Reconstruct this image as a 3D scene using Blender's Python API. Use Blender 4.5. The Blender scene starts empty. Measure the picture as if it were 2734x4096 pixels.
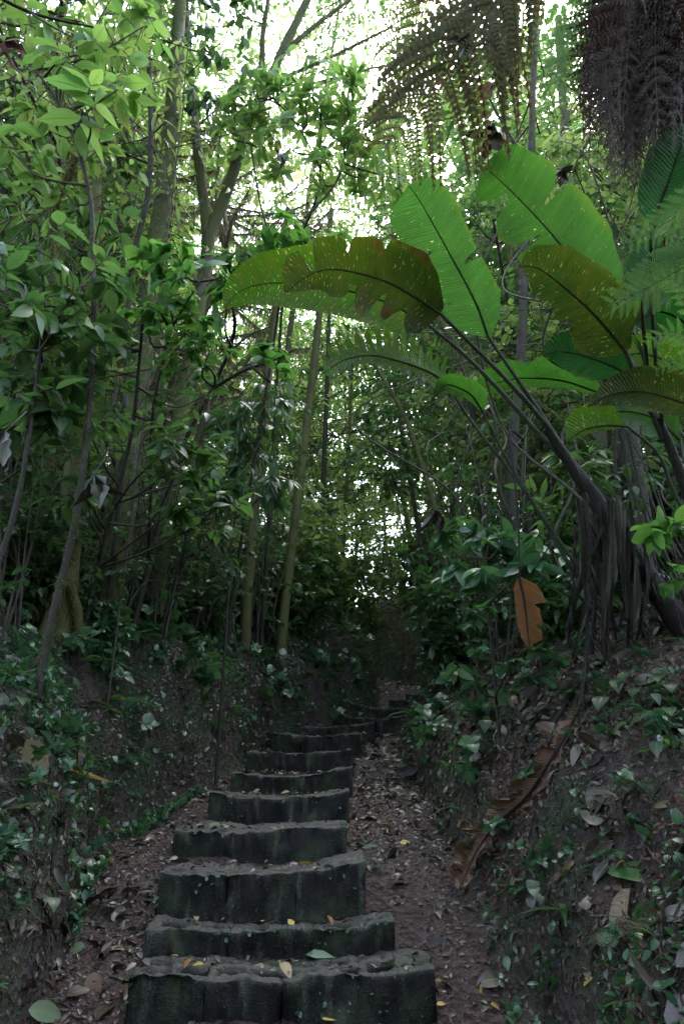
import bpy, math, random
import numpy as np
from mathutils import Vector, Matrix

rng = np.random.default_rng(11)
random.seed(11)
SC = bpy.context.scene
COL = SC.collection
PI = math.pi

# ------------------------------------------------------------------ camera frame
PITCH = math.radians(22.5)
CAM = np.array([0.0, 0.0, 1.75])
SP, CP = math.sin(PITCH), math.cos(PITCH)
K = 683.0 / 1568.0


def P(x, y, d):
    """a point d metres along the view axis, seen at x, y of a 1568-wide picture"""
    u = (x * K - 341.5) / 683.0
    v = (512.0 - y * K) / 683.0
    return CAM + d * np.array([u, CP - v * SP, SP + v * CP])


def PX(d):
    return K / 683.0 * d          # metres per picture unit at depth d


# ------------------------------------------------------------------ noise
_perm = np.random.default_rng(5).integers(0, 2 ** 31, 4096)


def _h(i, j, s):
    return ((_perm[(i * 1 + _perm[(j + s * 131) & 4095]) & 4095]) & 0xffff) / 65535.0


def vnoise(x, y, s=0):
    x = np.asarray(x, float); y = np.asarray(y, float)
    i = np.floor(x).astype(np.int64); j = np.floor(y).astype(np.int64)
    fx = x - i; fy = y - j
    fx = fx * fx * (3 - 2 * fx); fy = fy * fy * (3 - 2 * fy)
    a = _h(i, j, s); b = _h(i + 1, j, s); c = _h(i, j + 1, s); d = _h(i + 1, j + 1, s)
    return (a * (1 - fx) + b * fx) * (1 - fy) + (c * (1 - fx) + d * fx) * fy - 0.5


def fbm(x, y, o=4, s=0):
    r = 0; a = 1.0
    for k in range(o):
        r = r + a * vnoise(x * 2 ** k, y * 2 ** k, s + k); a *= 0.5
    return r


# ------------------------------------------------------------------ terrain
Z0 = CAM[2]
FY = np.array([-40, -20, -5, 0, 3, 3.9, 4.3, 4.6, 5.2, 6.4, 7.2, 8.1, 9.4, 10.4, 11.5, 12.3, 12.9, 13.4, 13.9, 15.3, 16.2, 18, 25, 60, 150.])
FZ = np.array([-11, -7, -3.2, -1.75, -1.2, -1.02, -.84, -.70, -.42, -.2, 0, .22, .48, .70, .94, 1.15, 1.36, 1.6, 1.87, 2.3, 2.55, 3.0, 4.2, 8, 12.]) + Z0
LY = np.array([-40, 0, 3, 4, 5, 6, 6.8, 7.6, 8.6, 9.4, 11, 12.5, 14, 15, 16, 18, 25, 40, 150.])
LX = np.array([-1.3, -1.3, -1.45, -1.55, -1.72, -1.66, -1.6, -1.4, -1.15, -.95, -.3, .35, .7, .4, -.3, -1.8, -5, -9, -9.])
RY = np.array([-40, 0, 3, 4, 5, 6.5, 8, 9.4, 11, 12.5, 14, 15, 16, 18, 25, 40, 150.])
RX = np.array([1.1, 1.1, .9, .92, .92, .85, .78, .75, 1.2, 1.75, 1.9, 1.5, .9, -.5, -3, -6, -6.])
BT = np.array([0, .06, .2, .5, .9, 1.6, 3, 8, 30, 150.])
BL = np.array([0, .34, .82, 1.25, 1.5, 1.72, 2.2, 3.8, 8, 14.])
BR = np.array([0, .2, .5, .86, 1.2, 1.55, 2.1, 3.8, 9, 16.])


def terrain(x, y, rough=True):
    x = np.asarray(x, float); y = np.asarray(y, float)
    f = np.interp(y, FY, FZ)
    wob = .22 * fbm(y * .9, x * 0 + 3, 3, 3) if rough else 0
    xl = np.interp(y, LY, LX) + wob
    wob2 = .2 * fbm(y * .9, x * 0 + 9, 3, 7) if rough else 0
    xr = np.interp(y, RY, RX) + wob2
    tl = np.maximum(0, xl - x); tr = np.maximum(0, x - xr)
    z = f + np.interp(tl, BT, BL) + np.interp(tr, BT, BR)
    if rough:
        t = np.maximum(tl, tr)
        m = np.clip(t / .4, 0, 1)
        z = z + m * (.34 * fbm(x * 1.1, y * 1.1, 4, 11) + .20 * fbm(x * 3.6, y * 3.6, 4, 19) - .12 * np.abs(fbm(x * 2.4 + 5, y * 2.4, 3, 21)) + .08)
        z = z + .05 * fbm(x * 2.2, y * 2.2, 3, 23) + .03 * fbm(x * 9, y * 9, 2, 29)
        z = z + np.clip((np.hypot(x, y) - 20) / 60, 0, 1) * 2.0 * fbm(x * .08, y * .08, 3, 31)
    return z


def th(x, y):
    return float(terrain(np.array([x]), np.array([y]))[0])


def tnormal(x, y, e=.04):
    gx = (terrain(x + e, y) - terrain(x - e, y)) / (2 * e)
    gy = (terrain(x, y + e) - terrain(x, y - e)) / (2 * e)
    n = np.stack([-gx, -gy, np.ones_like(gx)], -1)
    return n / np.linalg.norm(n, axis=-1, keepdims=True)


TREADS = []


def hit(x, y, d0=2.0, d1=40.0):
    """where the view through a picture point first meets the ground"""
    ds = np.linspace(d0, d1, 900)
    a = P(x, y, 1.0) - CAM
    pts = CAM[None] + ds[:, None] * a[None]
    g = terrain(pts[:, 0], pts[:, 1])
    for c, W, T in TREADS:
        on = (np.abs(pts[:, 0] - c[0]) < W / 2) & (pts[:, 1] > c[1]) & (pts[:, 1] < c[1] + T)
        g = np.where(on, np.maximum(g, c[2] - .03), g)
    below = pts[:, 2] < g
    i = int(np.argmax(below)) if below.any() else len(ds) - 1
    return pts[i]


# ------------------------------------------------------------------ mesh collecting
def norm(v):
    v = np.asarray(v, float)
    return v / np.maximum(np.linalg.norm(v, axis=-1, keepdims=True), 1e-9)


class MB:
    def __init__(self):
        self.v = []; self.l = []; self.t = []; self.u = []; self.n = 0

    def add(self, verts, faces=None, loops=None, tot=None, uv=None):
        verts = np.asarray(verts, float).reshape(-1, 3)
        if loops is None:
            loops = np.array([i for f in faces for i in f], np.int64)
            tot = np.array([len(f) for f in faces], np.int64)
        self.v.append(verts); self.l.append(np.asarray(loops) + self.n); self.t.append(np.asarray(tot))
        self.u.append(np.zeros((len(verts), 2)) if uv is None else np.asarray(uv, float))
        self.n += len(verts)

    def grid(self, pts, uv=None, closed=False):
        """pts: (a, b, 3)"""
        a, b = pts.shape[:2]
        i = np.arange(a - 1)[:, None]; bb = b if closed else b - 1
        j = np.arange(bb)[None]; j2 = (j + 1) % b
        q = np.stack([i * b + j, i * b + j2, (i + 1) * b + j2, (i + 1) * b + j], -1).reshape(-1, 4)
        self.add(pts.reshape(-1, 3), loops=q.reshape(-1), tot=np.full(len(q), 4), uv=None if uv is None else uv.reshape(-1, 2))

    def tube(self, pts, rad, n=6, rough=0.0, seed=0, cap=True):
        pts = np.asarray(pts, float); m = len(pts)
        rad = np.broadcast_to(np.asarray(rad, float), (m,))
        t = norm(np.gradient(pts, axis=0))
        ref = np.array([0, 0, 1.]) if abs(t[0][2]) < .9 else np.array([1., 0, 0])
        a = norm(np.cross(t, ref)); b = np.cross(t, a)
        th_ = np.arange(n) * 2 * PI / n
        r = rad[:, None] * np.ones((1, n))
        if rough:
            L = np.concatenate([[0], np.cumsum(np.linalg.norm(np.diff(pts, axis=0), axis=1))])
            r = r * (1 + rough * 2 * fbm(np.cos(th_)[None] * 1.3 + L[:, None] * 3 + seed, np.sin(th_)[None] * 1.3 + L[:, None] * 5 + seed * 7, 3, 41))
        ring = pts[:, None] + r[..., None] * (np.cos(th_)[None, :, None] * a[:, None] + np.sin(th_)[None, :, None] * b[:, None])
        uv = np.stack(np.broadcast_arrays(th_[None] / (2 * PI), np.linspace(0, 1, m)[:, None]), -1)
        self.grid(ring, uv=uv, closed=True)
        if cap:
            self.add(ring[-1], [tuple(range(n))])
        return ring

    def build(self, name, mat, parent=None, smooth=True, link=True):
        me = bpy.data.meshes.new(name)
        if self.n:
            v = np.concatenate(self.v); l = np.concatenate(self.l).astype(np.int32); t = np.concatenate(self.t).astype(np.int32)
            u = np.concatenate(self.u)
            me.vertices.add(len(v)); me.vertices.foreach_set('co', v.astype(np.float32).ravel())
            me.loops.add(len(l)); me.loops.foreach_set('vertex_index', l)
            me.polygons.add(len(t))
            st = np.concatenate([[0], np.cumsum(t)[:-1]]).astype(np.int32)
            me.polygons.foreach_set('loop_start', st)
            if smooth:
                me.polygons.foreach_set('use_smooth', np.ones(len(t), bool))
            uvl = me.uv_layers.new(name='UVMap')
            uvl.data.foreach_set('uv', u[l].astype(np.float32).ravel())
            me.update(calc_edges=True)
        me.materials.append(mat)
        o = bpy.data.objects.new(name, me)
        if link:
            COL.objects.link(o)
        if parent is not None:
            o.parent = parent
        return o


def tag(o, label=None, cat=None, group=None, kind=None):
    if label: o['label'] = label
    if cat: o['category'] = cat
    if group: o['group'] = group
    if kind: o['kind'] = kind
    return o


def empty(name, loc, label, cat, group=None):
    o = bpy.data.objects.new(name, None)
    o.empty_display_size = .1
    COL.objects.link(o)
    o.location = tuple(float(c) for c in loc)
    return tag(o, label, cat, group)


def copy_thing(src, loc, rz=0.0, sc=1.0, label=None, group=None, rot=None):
    r = src.copy(); COL.objects.link(r)
    r.location = tuple(float(c) for c in loc)
    r.rotation_euler = rot if rot is not None else (0, 0, rz)
    r.scale = (sc, sc, sc)
    if label: r['label'] = label
    if group: r['group'] = group
    for ch in list(src.children):
        c = ch.copy(); COL.objects.link(c); c.parent = r
        for g in ch.children:
            e = g.copy(); COL.objects.link(e); e.parent = c
    return r


def spline(pts, n):
    """smooth curve through the points, n samples"""
    p = np.asarray(pts, float)
    if len(p) == 2:
        return p[0] + np.linspace(0, 1, n)[:, None] * (p[1] - p[0])
    d = np.concatenate([[0], np.cumsum(np.linalg.norm(np.diff(p, axis=0), axis=1))]); d /= d[-1]
    q = np.vstack([2 * p[0] - p[1], p, 2 * p[-1] - p[-2]])
    s = np.linspace(0, 1, n)
    i = np.clip(np.searchsorted(d, s, side='right') - 1, 0, len(p) - 2)
    f = ((s - d[i]) / (d[i + 1] - d[i]))[:, None]
    a, b, c, e = q[i], q[i + 1], q[i + 2], q[i + 3]
    return .5 * (2 * b + (c - a) * f + (2 * a - 5 * b + 4 * c - e) * f ** 2 + (3 * b - a - 3 * c + e) * f ** 3)


# ------------------------------------------------------------------ leaves
def leaf_template(rows, widths, fold=.22, droop=.22, curl=0.0):
    v = []; uv = []; f = []
    c = []; L = []; R = []
    for t, w in zip(rows, widths):
        z = -droop * t * t
        c.append(len(v)); v.append((0, t, z)); uv.append((.5, t))
        if w > 0:
            L.append(len(v)); v.append((-w, t - .04 * w, z + fold * w - curl * w * t)); uv.append((0, t))
            R.append(len(v)); v.append((w, t - .04 * w, z + fold * w - curl * w * t)); uv.append((1, t))
        else:
            L.append(c[-1]); R.append(c[-1])
    for i in range(len(rows) - 1):
        for a, s in ((L, 0), (R, 1)):
            q = [c[i], c[i + 1], a[i + 1], a[i]]
            if s: q = q[::-1]
            q2 = []
            for k in q:
                if k not in q2: q2.append(k)
            if len(q2) > 2: f.append(tuple(q2))
    return np.array(v), f, np.array(uv)


T_NEAR = leaf_template([0, .08, .25, .45, .65, .82, .93, 1], [0, .10, .205, .235, .19, .10, .035, 0])
T_OVAL = leaf_template([0, .06, .22, .45, .68, .86, .95, 1], [0, .15, .30, .34, .28, .15, .05, 0], fold=.15)
T_MID = leaf_template([0, .3, .62, 1], [0, .22, .2, 0])
T_MIDN = leaf_template([0, .3, .62, 1], [0, .13, .125, 0], fold=.25, droop=.3)
T_MIDO = leaf_template([0, .2, .6, .88, 1], [0, .24, .33, .17, 0], fold=.15)
T_NARROW = leaf_template([0, .15, .4, .7, 1], [0, .10, .145, .09, 0], fold=.25, droop=.3)
T_FAR = leaf_template([0, .42, 1], [0, .23, 0])
T_HEART = leaf_template([-.10, -.04, .05, .18, .36, .56, .75, .9, 1], [.22, .34, .42, .44, .39, .29, .16, .06, 0], fold=.14, droop=.25)
T_LANCE = leaf_template([0, .12, .35, .6, .8, 1], [0, .06, .135, .17, .12, 0], fold=.2, droop=.3)
T_CURL = leaf_template([0, .1, .3, .5, .7, .9, 1], [0, .12, .22, .25, .2, .1, 0], fold=.75, droop=.35, curl=.9)


def add_leaves(mb, tpl, pos, ldir, up, size, wid=None):
    tv, tf, tu = tpl
    n = len(pos)
    if n == 0: return
    L = norm(ldir); X = norm(np.cross(L, up)); N = np.cross(X, L)
    size = np.broadcast_to(np.asarray(size, float), (n,))
    w = np.ones(n) if wid is None else np.broadcast_to(wid, (n,))
    v = pos[:, None] + size[:, None, None] * (tv[None, :, 0:1] * w[:, None, None] * X[:, None] + tv[None, :, 1:2] * L[:, None] + tv[None, :, 2:3] * N[:, None])
    k = len(tv)
    tl = np.array([i for f in tf for i in f]); tt = np.array([len(f) for f in tf])
    loops = (tl[None] + (np.arange(n) * k)[:, None]).ravel()
    mb.add(v.reshape(-1, 3), loops=loops, tot=np.tile(tt, n), uv=np.tile(tu, (n, 1)))


def add_twigs(mb, a, m, b, r):
    """thin three-sided twigs a -> m -> b"""
    n = len(a)
    if n == 0: return
    t = norm(b - a); ref = np.tile([0.13, .2, 1.], (n, 1))
    x = norm(np.cross(t, ref)); y = np.cross(t, x)
    rings = []
    for c, f in ((a, 1.), (m, .75), (b, .3)):
        for k in range(3):
            th_ = 2 * PI * k / 3
            rings.append(c + (r * f)[:, None] * (math.cos(th_) * x + math.sin(th_) * y))
    v = np.stack(rings, 1)
    q = []
    for s in range(2):
        for k in range(3):
            q.append((s * 3 + k, s * 3 + (k + 1) % 3, s * 3 + 3 + (k + 1) % 3, s * 3 + 3 + k))
    tl = np.array(q).ravel()
    loops = (tl[None] + (np.arange(n) * 9)[:, None]).ravel()
    mb.add(v.reshape(-1, 3), loops=loops, tot=np.full(n * 6, 4))


UP = np.array([0, 0, 1.])


def spray(ml, mw, c, R, n, leaf, mode='alt', tpl=T_MID, per=7, flat=.55, droop=.25, g=None, tw=.004, rise=.25):
    """n leafy twigs around c. mode alt: leaves along the twig; whorl: a rosette at its tip."""
    g = g or rng
    c = np.asarray(c, float)
    d = g.normal(size=(n, 3)); d[:, 2] = d[:, 2] * flat + rise; d = norm(d)
    a = c + g.normal(size=(n, 3)) * R * .28 * np.array([1, 1, flat])
    ln = R * g.uniform(.45, 1.0, n)
    e = a + d * ln[:, None]; e[:, 2] -= droop * ln * .5
    m = a + d * (ln * .55)[:, None]
    add_twigs(mw, a, m, e, np.full(n, tw) + ln * .004)
    t = norm(e - m)
    if mode == 'whorl':
        k = per
        phi = (np.arange(k)[None] * 2 * PI / k + g.uniform(0, 6, (n, 1)) + g.normal(size=(n, k)) * .25)
        ax = norm(t + np.array([0, 0, .8])); x = norm(np.cross(ax, np.array([.3, .5, .2]))); y = np.cross(ax, x)
        ld = np.cos(phi)[..., None] * x[:, None] + np.sin(phi)[..., None] * y[:, None] + ax[:, None] * g.uniform(.05, .55, (n, k))[..., None]
        pos = np.repeat(e[:, None], k, 1)
        up = ax[:, None] + g.normal(size=(n, k, 3)) * .2
    else:
        k = per
        f = (np.arange(k) + .6)[None] / k + g.uniform(-.05, .05, (n, k))
        f = .25 + .75 * f
        pos = np.where(f[..., None] < .55, a[:, None] + (m - a)[:, None] * (f / .55)[..., None], m[:, None] + (e - m)[:, None] * ((f - .55) / .45)[..., None])
        side = norm(np.cross(t, UP + g.normal(size=(n, 3)) * .25))
        s = np.where((np.arange(k) % 2) == 0, 1., -1.)[None, :, None]
        s = s * np.where(np.arange(k) == k - 1, .15, 1.)[None, :, None]
        ld = t[:, None] * .65 + side[:, None] * s + g.normal(size=(n, k, 3)) * .28 + np.array([0, 0, -droop])
        up = UP + g.normal(size=(n, k, 3)) * .42
    sz = leaf * g.uniform(.6, 1.2, (n, k))
    add_leaves(ml, tpl, pos.reshape(-1, 3), ld.reshape(-1, 3), up.reshape(-1, 3), sz.ravel(), g.uniform(.8, 1.15, n * k))


def blades(mb, pos, d, ln, w):
    """small pointed blades (moss, fibres)"""
    n = len(pos)
    d = norm(d); x = norm(np.cross(d, rng.normal(size=(n, 3))))
    w = np.broadcast_to(w, (n,)); ln = np.broadcast_to(ln, (n,))
    v = np.stack([pos - x * w[:, None], pos + x * w[:, None], pos + d * ln[:, None]], 1)
    mb.add(v.reshape(-1, 3), loops=np.arange(n * 3), tot=np.full(n, 3))


def fuzz(mb, ring, n, ln=.03, w=.005, hang=.6, patchy=True, t0=0., t1=1.):
    """moss on a tube surface (rings x sides x 3)"""
    a, b = ring.shape[:2]
    i = rng.uniform(t0 * (a - 1), t1 * (a - 1.001), n); j = rng.uniform(0, b, n)
    i0 = i.astype(int); j0 = j.astype(int) % b; fi = (i - i0)[:, None]; fj = (j - j.astype(int))[:, None]
    p = (ring[i0, j0] * (1 - fi) + ring[i0 + 1, j0] * fi) * (1 - fj) + (ring[i0, (j0 + 1) % b] * (1 - fi) + ring[i0 + 1, (j0 + 1) % b] * fi) * fj
    c = ring[i0].mean(1) * (1 - fi) + ring[i0 + 1].mean(1) * fi
    out = norm(p - c)
    if patchy:
        k = fbm(p[:, 0] * 5 + p[:, 1] * 3, p[:, 2] * 3, 3, 51) > -.12
        p, out = p[k], out[k]
    m = len(p)
    d = out * rng.uniform(.4, 1.0, (m, 1)) + np.array([0, 0, -hang]) + rng.normal(size=(m, 3)) * .4
    blades(mb, p - out * .004, d, ln * rng.uniform(.4, 1.4, m), w)


# ------------------------------------------------------------------ fern frond
def frond(mb, curve, width, npin=22, npn=10, upv=UP, ang=.9, droop=.15, taper=lambda t: np.sin(PI * np.clip(t * .86 + .1, 0, 1)) ** .8, crumple=0., start=.12, rr=.006, pinl=.17, grav=0., solid=.62):
    n = npin
    c = spline(curve, n * 2 + 6)
    L = np.linspace(0, 1, len(c))
    t = norm(np.gradient(c, axis=0))
    mb.tube(c, np.linspace(rr, rr * .25, len(c)), 4)
    ts = start + (1 - start) * (np.arange(n) + .5) / n
    idx = ts * (len(c) - 1); i0 = idx.astype(int).clip(0, len(c) - 2); fr = (idx - i0)[:, None]
    base = c[i0] * (1 - fr) + c[i0 + 1] * fr
    tt = t[i0]
    side0 = norm(np.cross(tt, upv)); nn = np.cross(side0, tt)
    w = width * taper(ts)
    for sgn in (-1, 1):
        sd = side0 * sgn
        pd = norm(sd * math.sin(ang) + tt * math.cos(ang) + rng.normal(size=(n, 3)) * (.05 + crumple))
        s = np.linspace(0, 1, npn + 1)
        p = base[:, None] + pd[:, None] * (w[:, None] * s[None])[..., None]
        p = p - nn[:, None] * (droop * w[:, None] * s[None] ** 2)[..., None] + np.array([0, 0, -1.]) * ((crumple * .5 + grav) * w[:, None] * s[None] ** 2)[..., None]
        # pinnules both sides of each pinna
        q = norm(np.cross(pd, nn))
        if crumple: q = norm(q + rng.normal(size=q.shape) * crumple)
        pl = (w[:, None] * pinl * (1.05 - s[None, :-1] ** 2 * .8))
        gap = w[:, None] / npn
        for s2 in (-1, 1):
            a = p[:, :-1]; b = a + pd[:, None] * (gap * solid)[..., None]
            tipd = q[:, None] * s2 + pd[:, None] * .45
            e = a + tipd * pl[..., None] + pd[:, None] * (gap * .2)[..., None] - nn[:, None] * (pl * .15)[..., None]
            e2 = e + pd[:, None] * (gap * solid * .55)[..., None]
            v = np.stack([a, b, e2, e], 2).reshape(-1, 3)
            k = len(v) // 4
            mb.add(v, loops=np.arange(k * 4), tot=np.full(k, 4))
        pw = nn[:, None] * .0 + q[:, None] * (w * .012)[:, None, None]
        v = np.stack([p - pw, p + pw], 2)
        for r in range(n):
            mb.grid(v[r])


# ------------------------------------------------------------------ large leaf blade
def big_leaf(mid, wl, wr, roll=0., fold=.15, curl=.15, sweep=.25, n=64, m=7, wave=.012, seed=0, flip=False):
    """mid: picture points (x, y, depth) from stalk end to tip; wl / wr: half widths (picture units) against position.
    returns blade MB, midrib MB and the curve"""
    pts = spline([P(*q) for q in mid], n)
    t = norm(np.gradient(pts, axis=0))
    view = norm(pts - CAM)
    s0 = norm(np.cross(t, view))           # in the picture plane
    nrm = np.cross(s0, t)
    cr, sr = math.cos(roll), math.sin(roll)
    side = s0 * cr + nrm * sr
    nn = norm(np.cross(side, t))
    nn *= np.where(nn[:, 2:3].mean() < 0, -1, 1)
    S = np.linspace(0, 1, n)
    dep = (pts - CAM) @ np.array([0, CP, SP])
    px = K / 683.0 * dep
    A = np.interp(S, *zip(*wl)) * px / max(.35, cr); B = np.interp(S, *zip(*wr)) * px / max(.35, cr)
    A = A * (1 + .03 * fbm(S * 30, S * 0 + seed, 2, 61)); B = B * (1 + .03 * fbm(S * 30, S * 0 + seed + 5, 2, 62))
    mb = MB()
    f = np.linspace(0, 1, m)
    L = np.linalg.norm(np.diff(pts, axis=0), axis=1).sum()
    for w, sg, u0 in ((A, -1, .5), (B, 1, .5)):
        ww = w[:, None] * f[None]
        p = pts[:, None] + side[:, None] * (sg * ww)[..., None] + t[:, None] * (sweep * ww * (1 - S[:, None] ** 3))[..., None]
        z = fold * ww - curl * ww * ww / max(1e-6, w.max()) + wave * fbm(S[:, None] * 16 + seed, f[None] * 2 + sg, 2, 63) * f[None]
        z = z + .004 * np.sin(S[:, None] * 150) * f[None] * (1 - f[None])
        p = p + nn[:, None] * z[..., None]
        uv = np.stack(np.broadcast_arrays(.5 + sg * .5 * ww / w.max(), S[:, None] * L / .8 - sweep * ww / .8 * 0 + f[None] * 0), -1)
        mb.grid(p, uv=uv)
    mr = MB()
    mr.tube(pts - nn * .004, np.linspace(.011, .0025, n), 6)
    return mb, mr, pts
# ------------------------------------------------------------------ materials
def new_mat(name):
    m = bpy.data.materials.new(name); m.use_nodes = True
    nt = m.node_tree; nt.nodes.clear()
    out = nt.nodes.new('ShaderNodeOutputMaterial')
    return m, nt, out


def N(nt, typ, **kw):
    n = nt.nodes.new(typ)
    for k, v in kw.items():
        if k in ('operation', 'blend_type', 'data_type', 'feature', 'wave_type', 'bands_direction', 'noise_dimensions', 'voronoi_dimensions', 'wave_profile'):
            setattr(n, k, v)
        else:
            n.inputs[k.replace('_', ' ')].default_value = v
    return n


def ramp(nt, fac, stops, interp='LINEAR'):
    r = nt.nodes.new('ShaderNodeValToRGB'); r.color_ramp.interpolation = interp
    el = r.color_ramp.elements
    while len(el) < len(stops): el.new(.5)
    for e, (p, c) in zip(el, stops):
        e.position = p; e.color = (c[0], c[1], c[2], 1) if not isinstance(c, (int, float)) else (c, c, c, 1)
    nt.links.new(fac, r.inputs[0])
    return r.outputs[0]


def mixc(nt, fac, a, b, mode='MIX'):
    m = nt.nodes.new('ShaderNodeMix'); m.data_type = 'RGBA'; m.blend_type = mode
    for s, x in ((m.inputs[0], fac), (m.inputs[6], a), (m.inputs[7], b)):
        if hasattr(x, 'is_linked') or hasattr(x, 'links'):
            nt.links.new(x, s)
        else:
            s.default_value = x if isinstance(x, (int, float)) else (x[0], x[1], x[2], 1)
    return m.outputs[2]


def math_(nt, op, a, b=None, c=None):
    m = nt.nodes.new('ShaderNodeMath'); m.operation = op
    for s, x in zip(m.inputs, (a, b, c)):
        if x is None: continue
        if hasattr(x, 'links'): nt.links.new(x, s)
        else: s.default_value = x
    return m.outputs[0]


def island(nt):
    return nt.nodes.new('ShaderNodeNewGeometry').outputs['Random Per Island']


def noise(nt, scale, detail=3, vec=None, rough=.55, dist=0.):
    n = nt.nodes.new('ShaderNodeTexNoise')
    n.inputs['Scale'].default_value = scale; n.inputs['Detail'].default_value = detail
    n.inputs['Roughness'].default_value = rough; n.inputs['Distortion'].default_value = dist
    if vec is not None: nt.links.new(vec, n.inputs['Vector'])
    return n.outputs['Fac']


def coords(nt, which='Object'):
    return nt.nodes.new('ShaderNodeTexCoord').outputs[which]


def scaled(nt, vec, s):
    m = nt.nodes.new('ShaderNodeMapping'); m.inputs['Scale'].default_value = s
    nt.links.new(vec, m.inputs['Vector'])
    return m.outputs[0]


def leaf_shader(nt, out, col, tcol, fac=.4, rough=.4, spec=.45, bump=None):
    p = nt.nodes.new('ShaderNodeBsdfPrincipled')
    p.inputs['Roughness'].default_value = rough
    p.inputs['Specular IOR Level'].default_value = spec
    nt.links.new(col, p.inputs['Base Color'])
    t = nt.nodes.new('ShaderNodeBsdfTranslucent'); nt.links.new(tcol, t.inputs['Color'])
    mx = nt.nodes.new('ShaderNodeMixShader'); mx.inputs[0].default_value = fac
    if bump is not None:
        nt.links.new(bump, p.inputs['Normal'])
    nt.links.new(p.outputs[0], mx.inputs[1]); nt.links.new(t.outputs[0], mx.inputs[2])
    nt.links.new(mx.outputs[0], out.inputs[0])


def bump(nt, h, strength=.5, dist=.02):
    b = nt.nodes.new('ShaderNodeBump'); b.inputs['Strength'].default_value = strength; b.inputs['Distance'].default_value = dist
    nt.links.new(h, b.inputs['Height'])
    return b.outputs[0]


def leaf_mat(name, cols, tcols, fac=.42, rough=.38, spec=.45, vein=True, holes=0.):
    """cols: ramp colours over the random number each leaf has"""
    m, nt, out = new_mat(name)
    r = island(nt)
    k = len(cols)
    c = ramp(nt, r, [(i / max(1, k - 1), x) for i, x in enumerate(cols)])
    t = ramp(nt, r, [(i / max(1, k - 1), x) for i, x in enumerate(tcols)])
    oi = nt.nodes.new('ShaderNodeObjectInfo').outputs['Random']
    hv = nt.nodes.new('ShaderNodeHueSaturation'); nt.links.new(c, hv.inputs['Color'])
    nt.links.new(math_(nt, 'MULTIPLY_ADD', oi, .5, .75), hv.inputs['Value'])
    c = hv.outputs[0]
    if vein:
        uv = coords(nt, 'UV')
        sx = nt.nodes.new('ShaderNodeSeparateXYZ'); nt.links.new(uv, sx.inputs[0])
        a = math_(nt, 'ABSOLUTE', math_(nt, 'SUBTRACT', sx.outputs[0], .5))
        mid = math_(nt, 'LESS_THAN', a, .035)
        v2 = math_(nt, 'SUBTRACT', sx.outputs[1], math_(nt, 'MULTIPLY', a, .55))
        lat = math_(nt, 'GREATER_THAN', math_(nt, 'SINE', math_(nt, 'MULTIPLY', v2, 52.)), .93)
        vn = math_(nt, 'MAXIMUM', mid, math_(nt, 'MULTIPLY', lat, .5))
        c = mixc(nt, math_(nt, 'MULTIPLY', vn, .45), c, (.16, .26, .06))
        t = mixc(nt, math_(nt, 'MULTIPLY', vn, .55), t, (.05, .11, .01))
    leaf_shader(nt, out, c, t, fac, rough, spec)
    return m


M = {}
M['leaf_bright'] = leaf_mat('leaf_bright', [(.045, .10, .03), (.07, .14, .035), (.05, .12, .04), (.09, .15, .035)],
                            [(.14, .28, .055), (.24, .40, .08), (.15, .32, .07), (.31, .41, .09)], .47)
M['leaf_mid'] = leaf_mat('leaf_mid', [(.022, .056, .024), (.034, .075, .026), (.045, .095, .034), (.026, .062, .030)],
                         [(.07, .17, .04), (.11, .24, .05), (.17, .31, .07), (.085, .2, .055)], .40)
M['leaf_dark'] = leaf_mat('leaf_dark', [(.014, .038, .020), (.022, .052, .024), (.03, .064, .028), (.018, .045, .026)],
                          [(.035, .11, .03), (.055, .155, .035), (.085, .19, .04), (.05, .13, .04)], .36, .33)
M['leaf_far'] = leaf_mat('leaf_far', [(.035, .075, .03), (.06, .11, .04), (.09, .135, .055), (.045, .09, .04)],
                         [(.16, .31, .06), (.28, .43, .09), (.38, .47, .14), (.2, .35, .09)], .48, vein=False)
M['leaf_round'] = leaf_mat('leaf_round', [(.03, .08, .024), (.038, .1, .026), (.045, .11, .03)],
                           [(.09, .25, .04), (.13, .32, .05), (.16, .34, .05)], .46, .3)
M['beard'] = leaf_mat('beard', [(.10, .10, .055), (.16, .15, .09), (.13, .10, .065), (.09, .10, .04)], [(.2, .2, .1), (.28, .26, .15), (.24, .18, .11), (.16, .18, .07)], .4, .9, .1, vein=False)
M['moss'] = leaf_mat('moss', [(.045, .065, .015), (.08, .10, .022), (.06, .08, .02), (.11, .12, .04)],
                     [(.10, .13, .03), (.16, .18, .05), (.12, .15, .04), (.2, .2, .07)], .35, .8, .2, vein=False)
M['herb'] = leaf_mat('herb', [(.022, .07, .04), (.032, .09, .045), (.045, .11, .045), (.024, .065, .05)],
                     [(.05, .15, .05), (.07, .19, .05), (.1, .24, .05), (.05, .14, .07)], .3, .28, .6)
M['litter'] = leaf_mat('litter', [(.02, .013, .013), (.05, .031, .030), (.03, .02, .02), (.09, .062, .060), (.026, .017, .017), (.15, .12, .115), (.06, .033, .028), (.024, .016, .016), (.09, .045, .036), (.04, .032, .034), (.075, .055, .055)],
                       [(.02, .01, .006)] * 2, .08, .4, .5)
M['dead_brown'] = leaf_mat('dead_brown', [(.035, .02, .014), (.06, .034, .022), (.085, .05, .034), (.04, .026, .02)],
                           [(.10, .045, .015), (.14, .06, .02)], .25, .6, .3, vein=False)
M['dead_dark'] = leaf_mat('dead_dark', [(.014, .011, .011), (.022, .018, .018), (.032, .026, .026)], [(.02, .012, .01)] * 2, .1, .45, .5)
M['dead_red'] = leaf_mat('dead_red', [(.022, .010, .010), (.04, .014, .013)], [(.06, .012, .01)] * 2, .15, .85, .1, vein=False)
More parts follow.
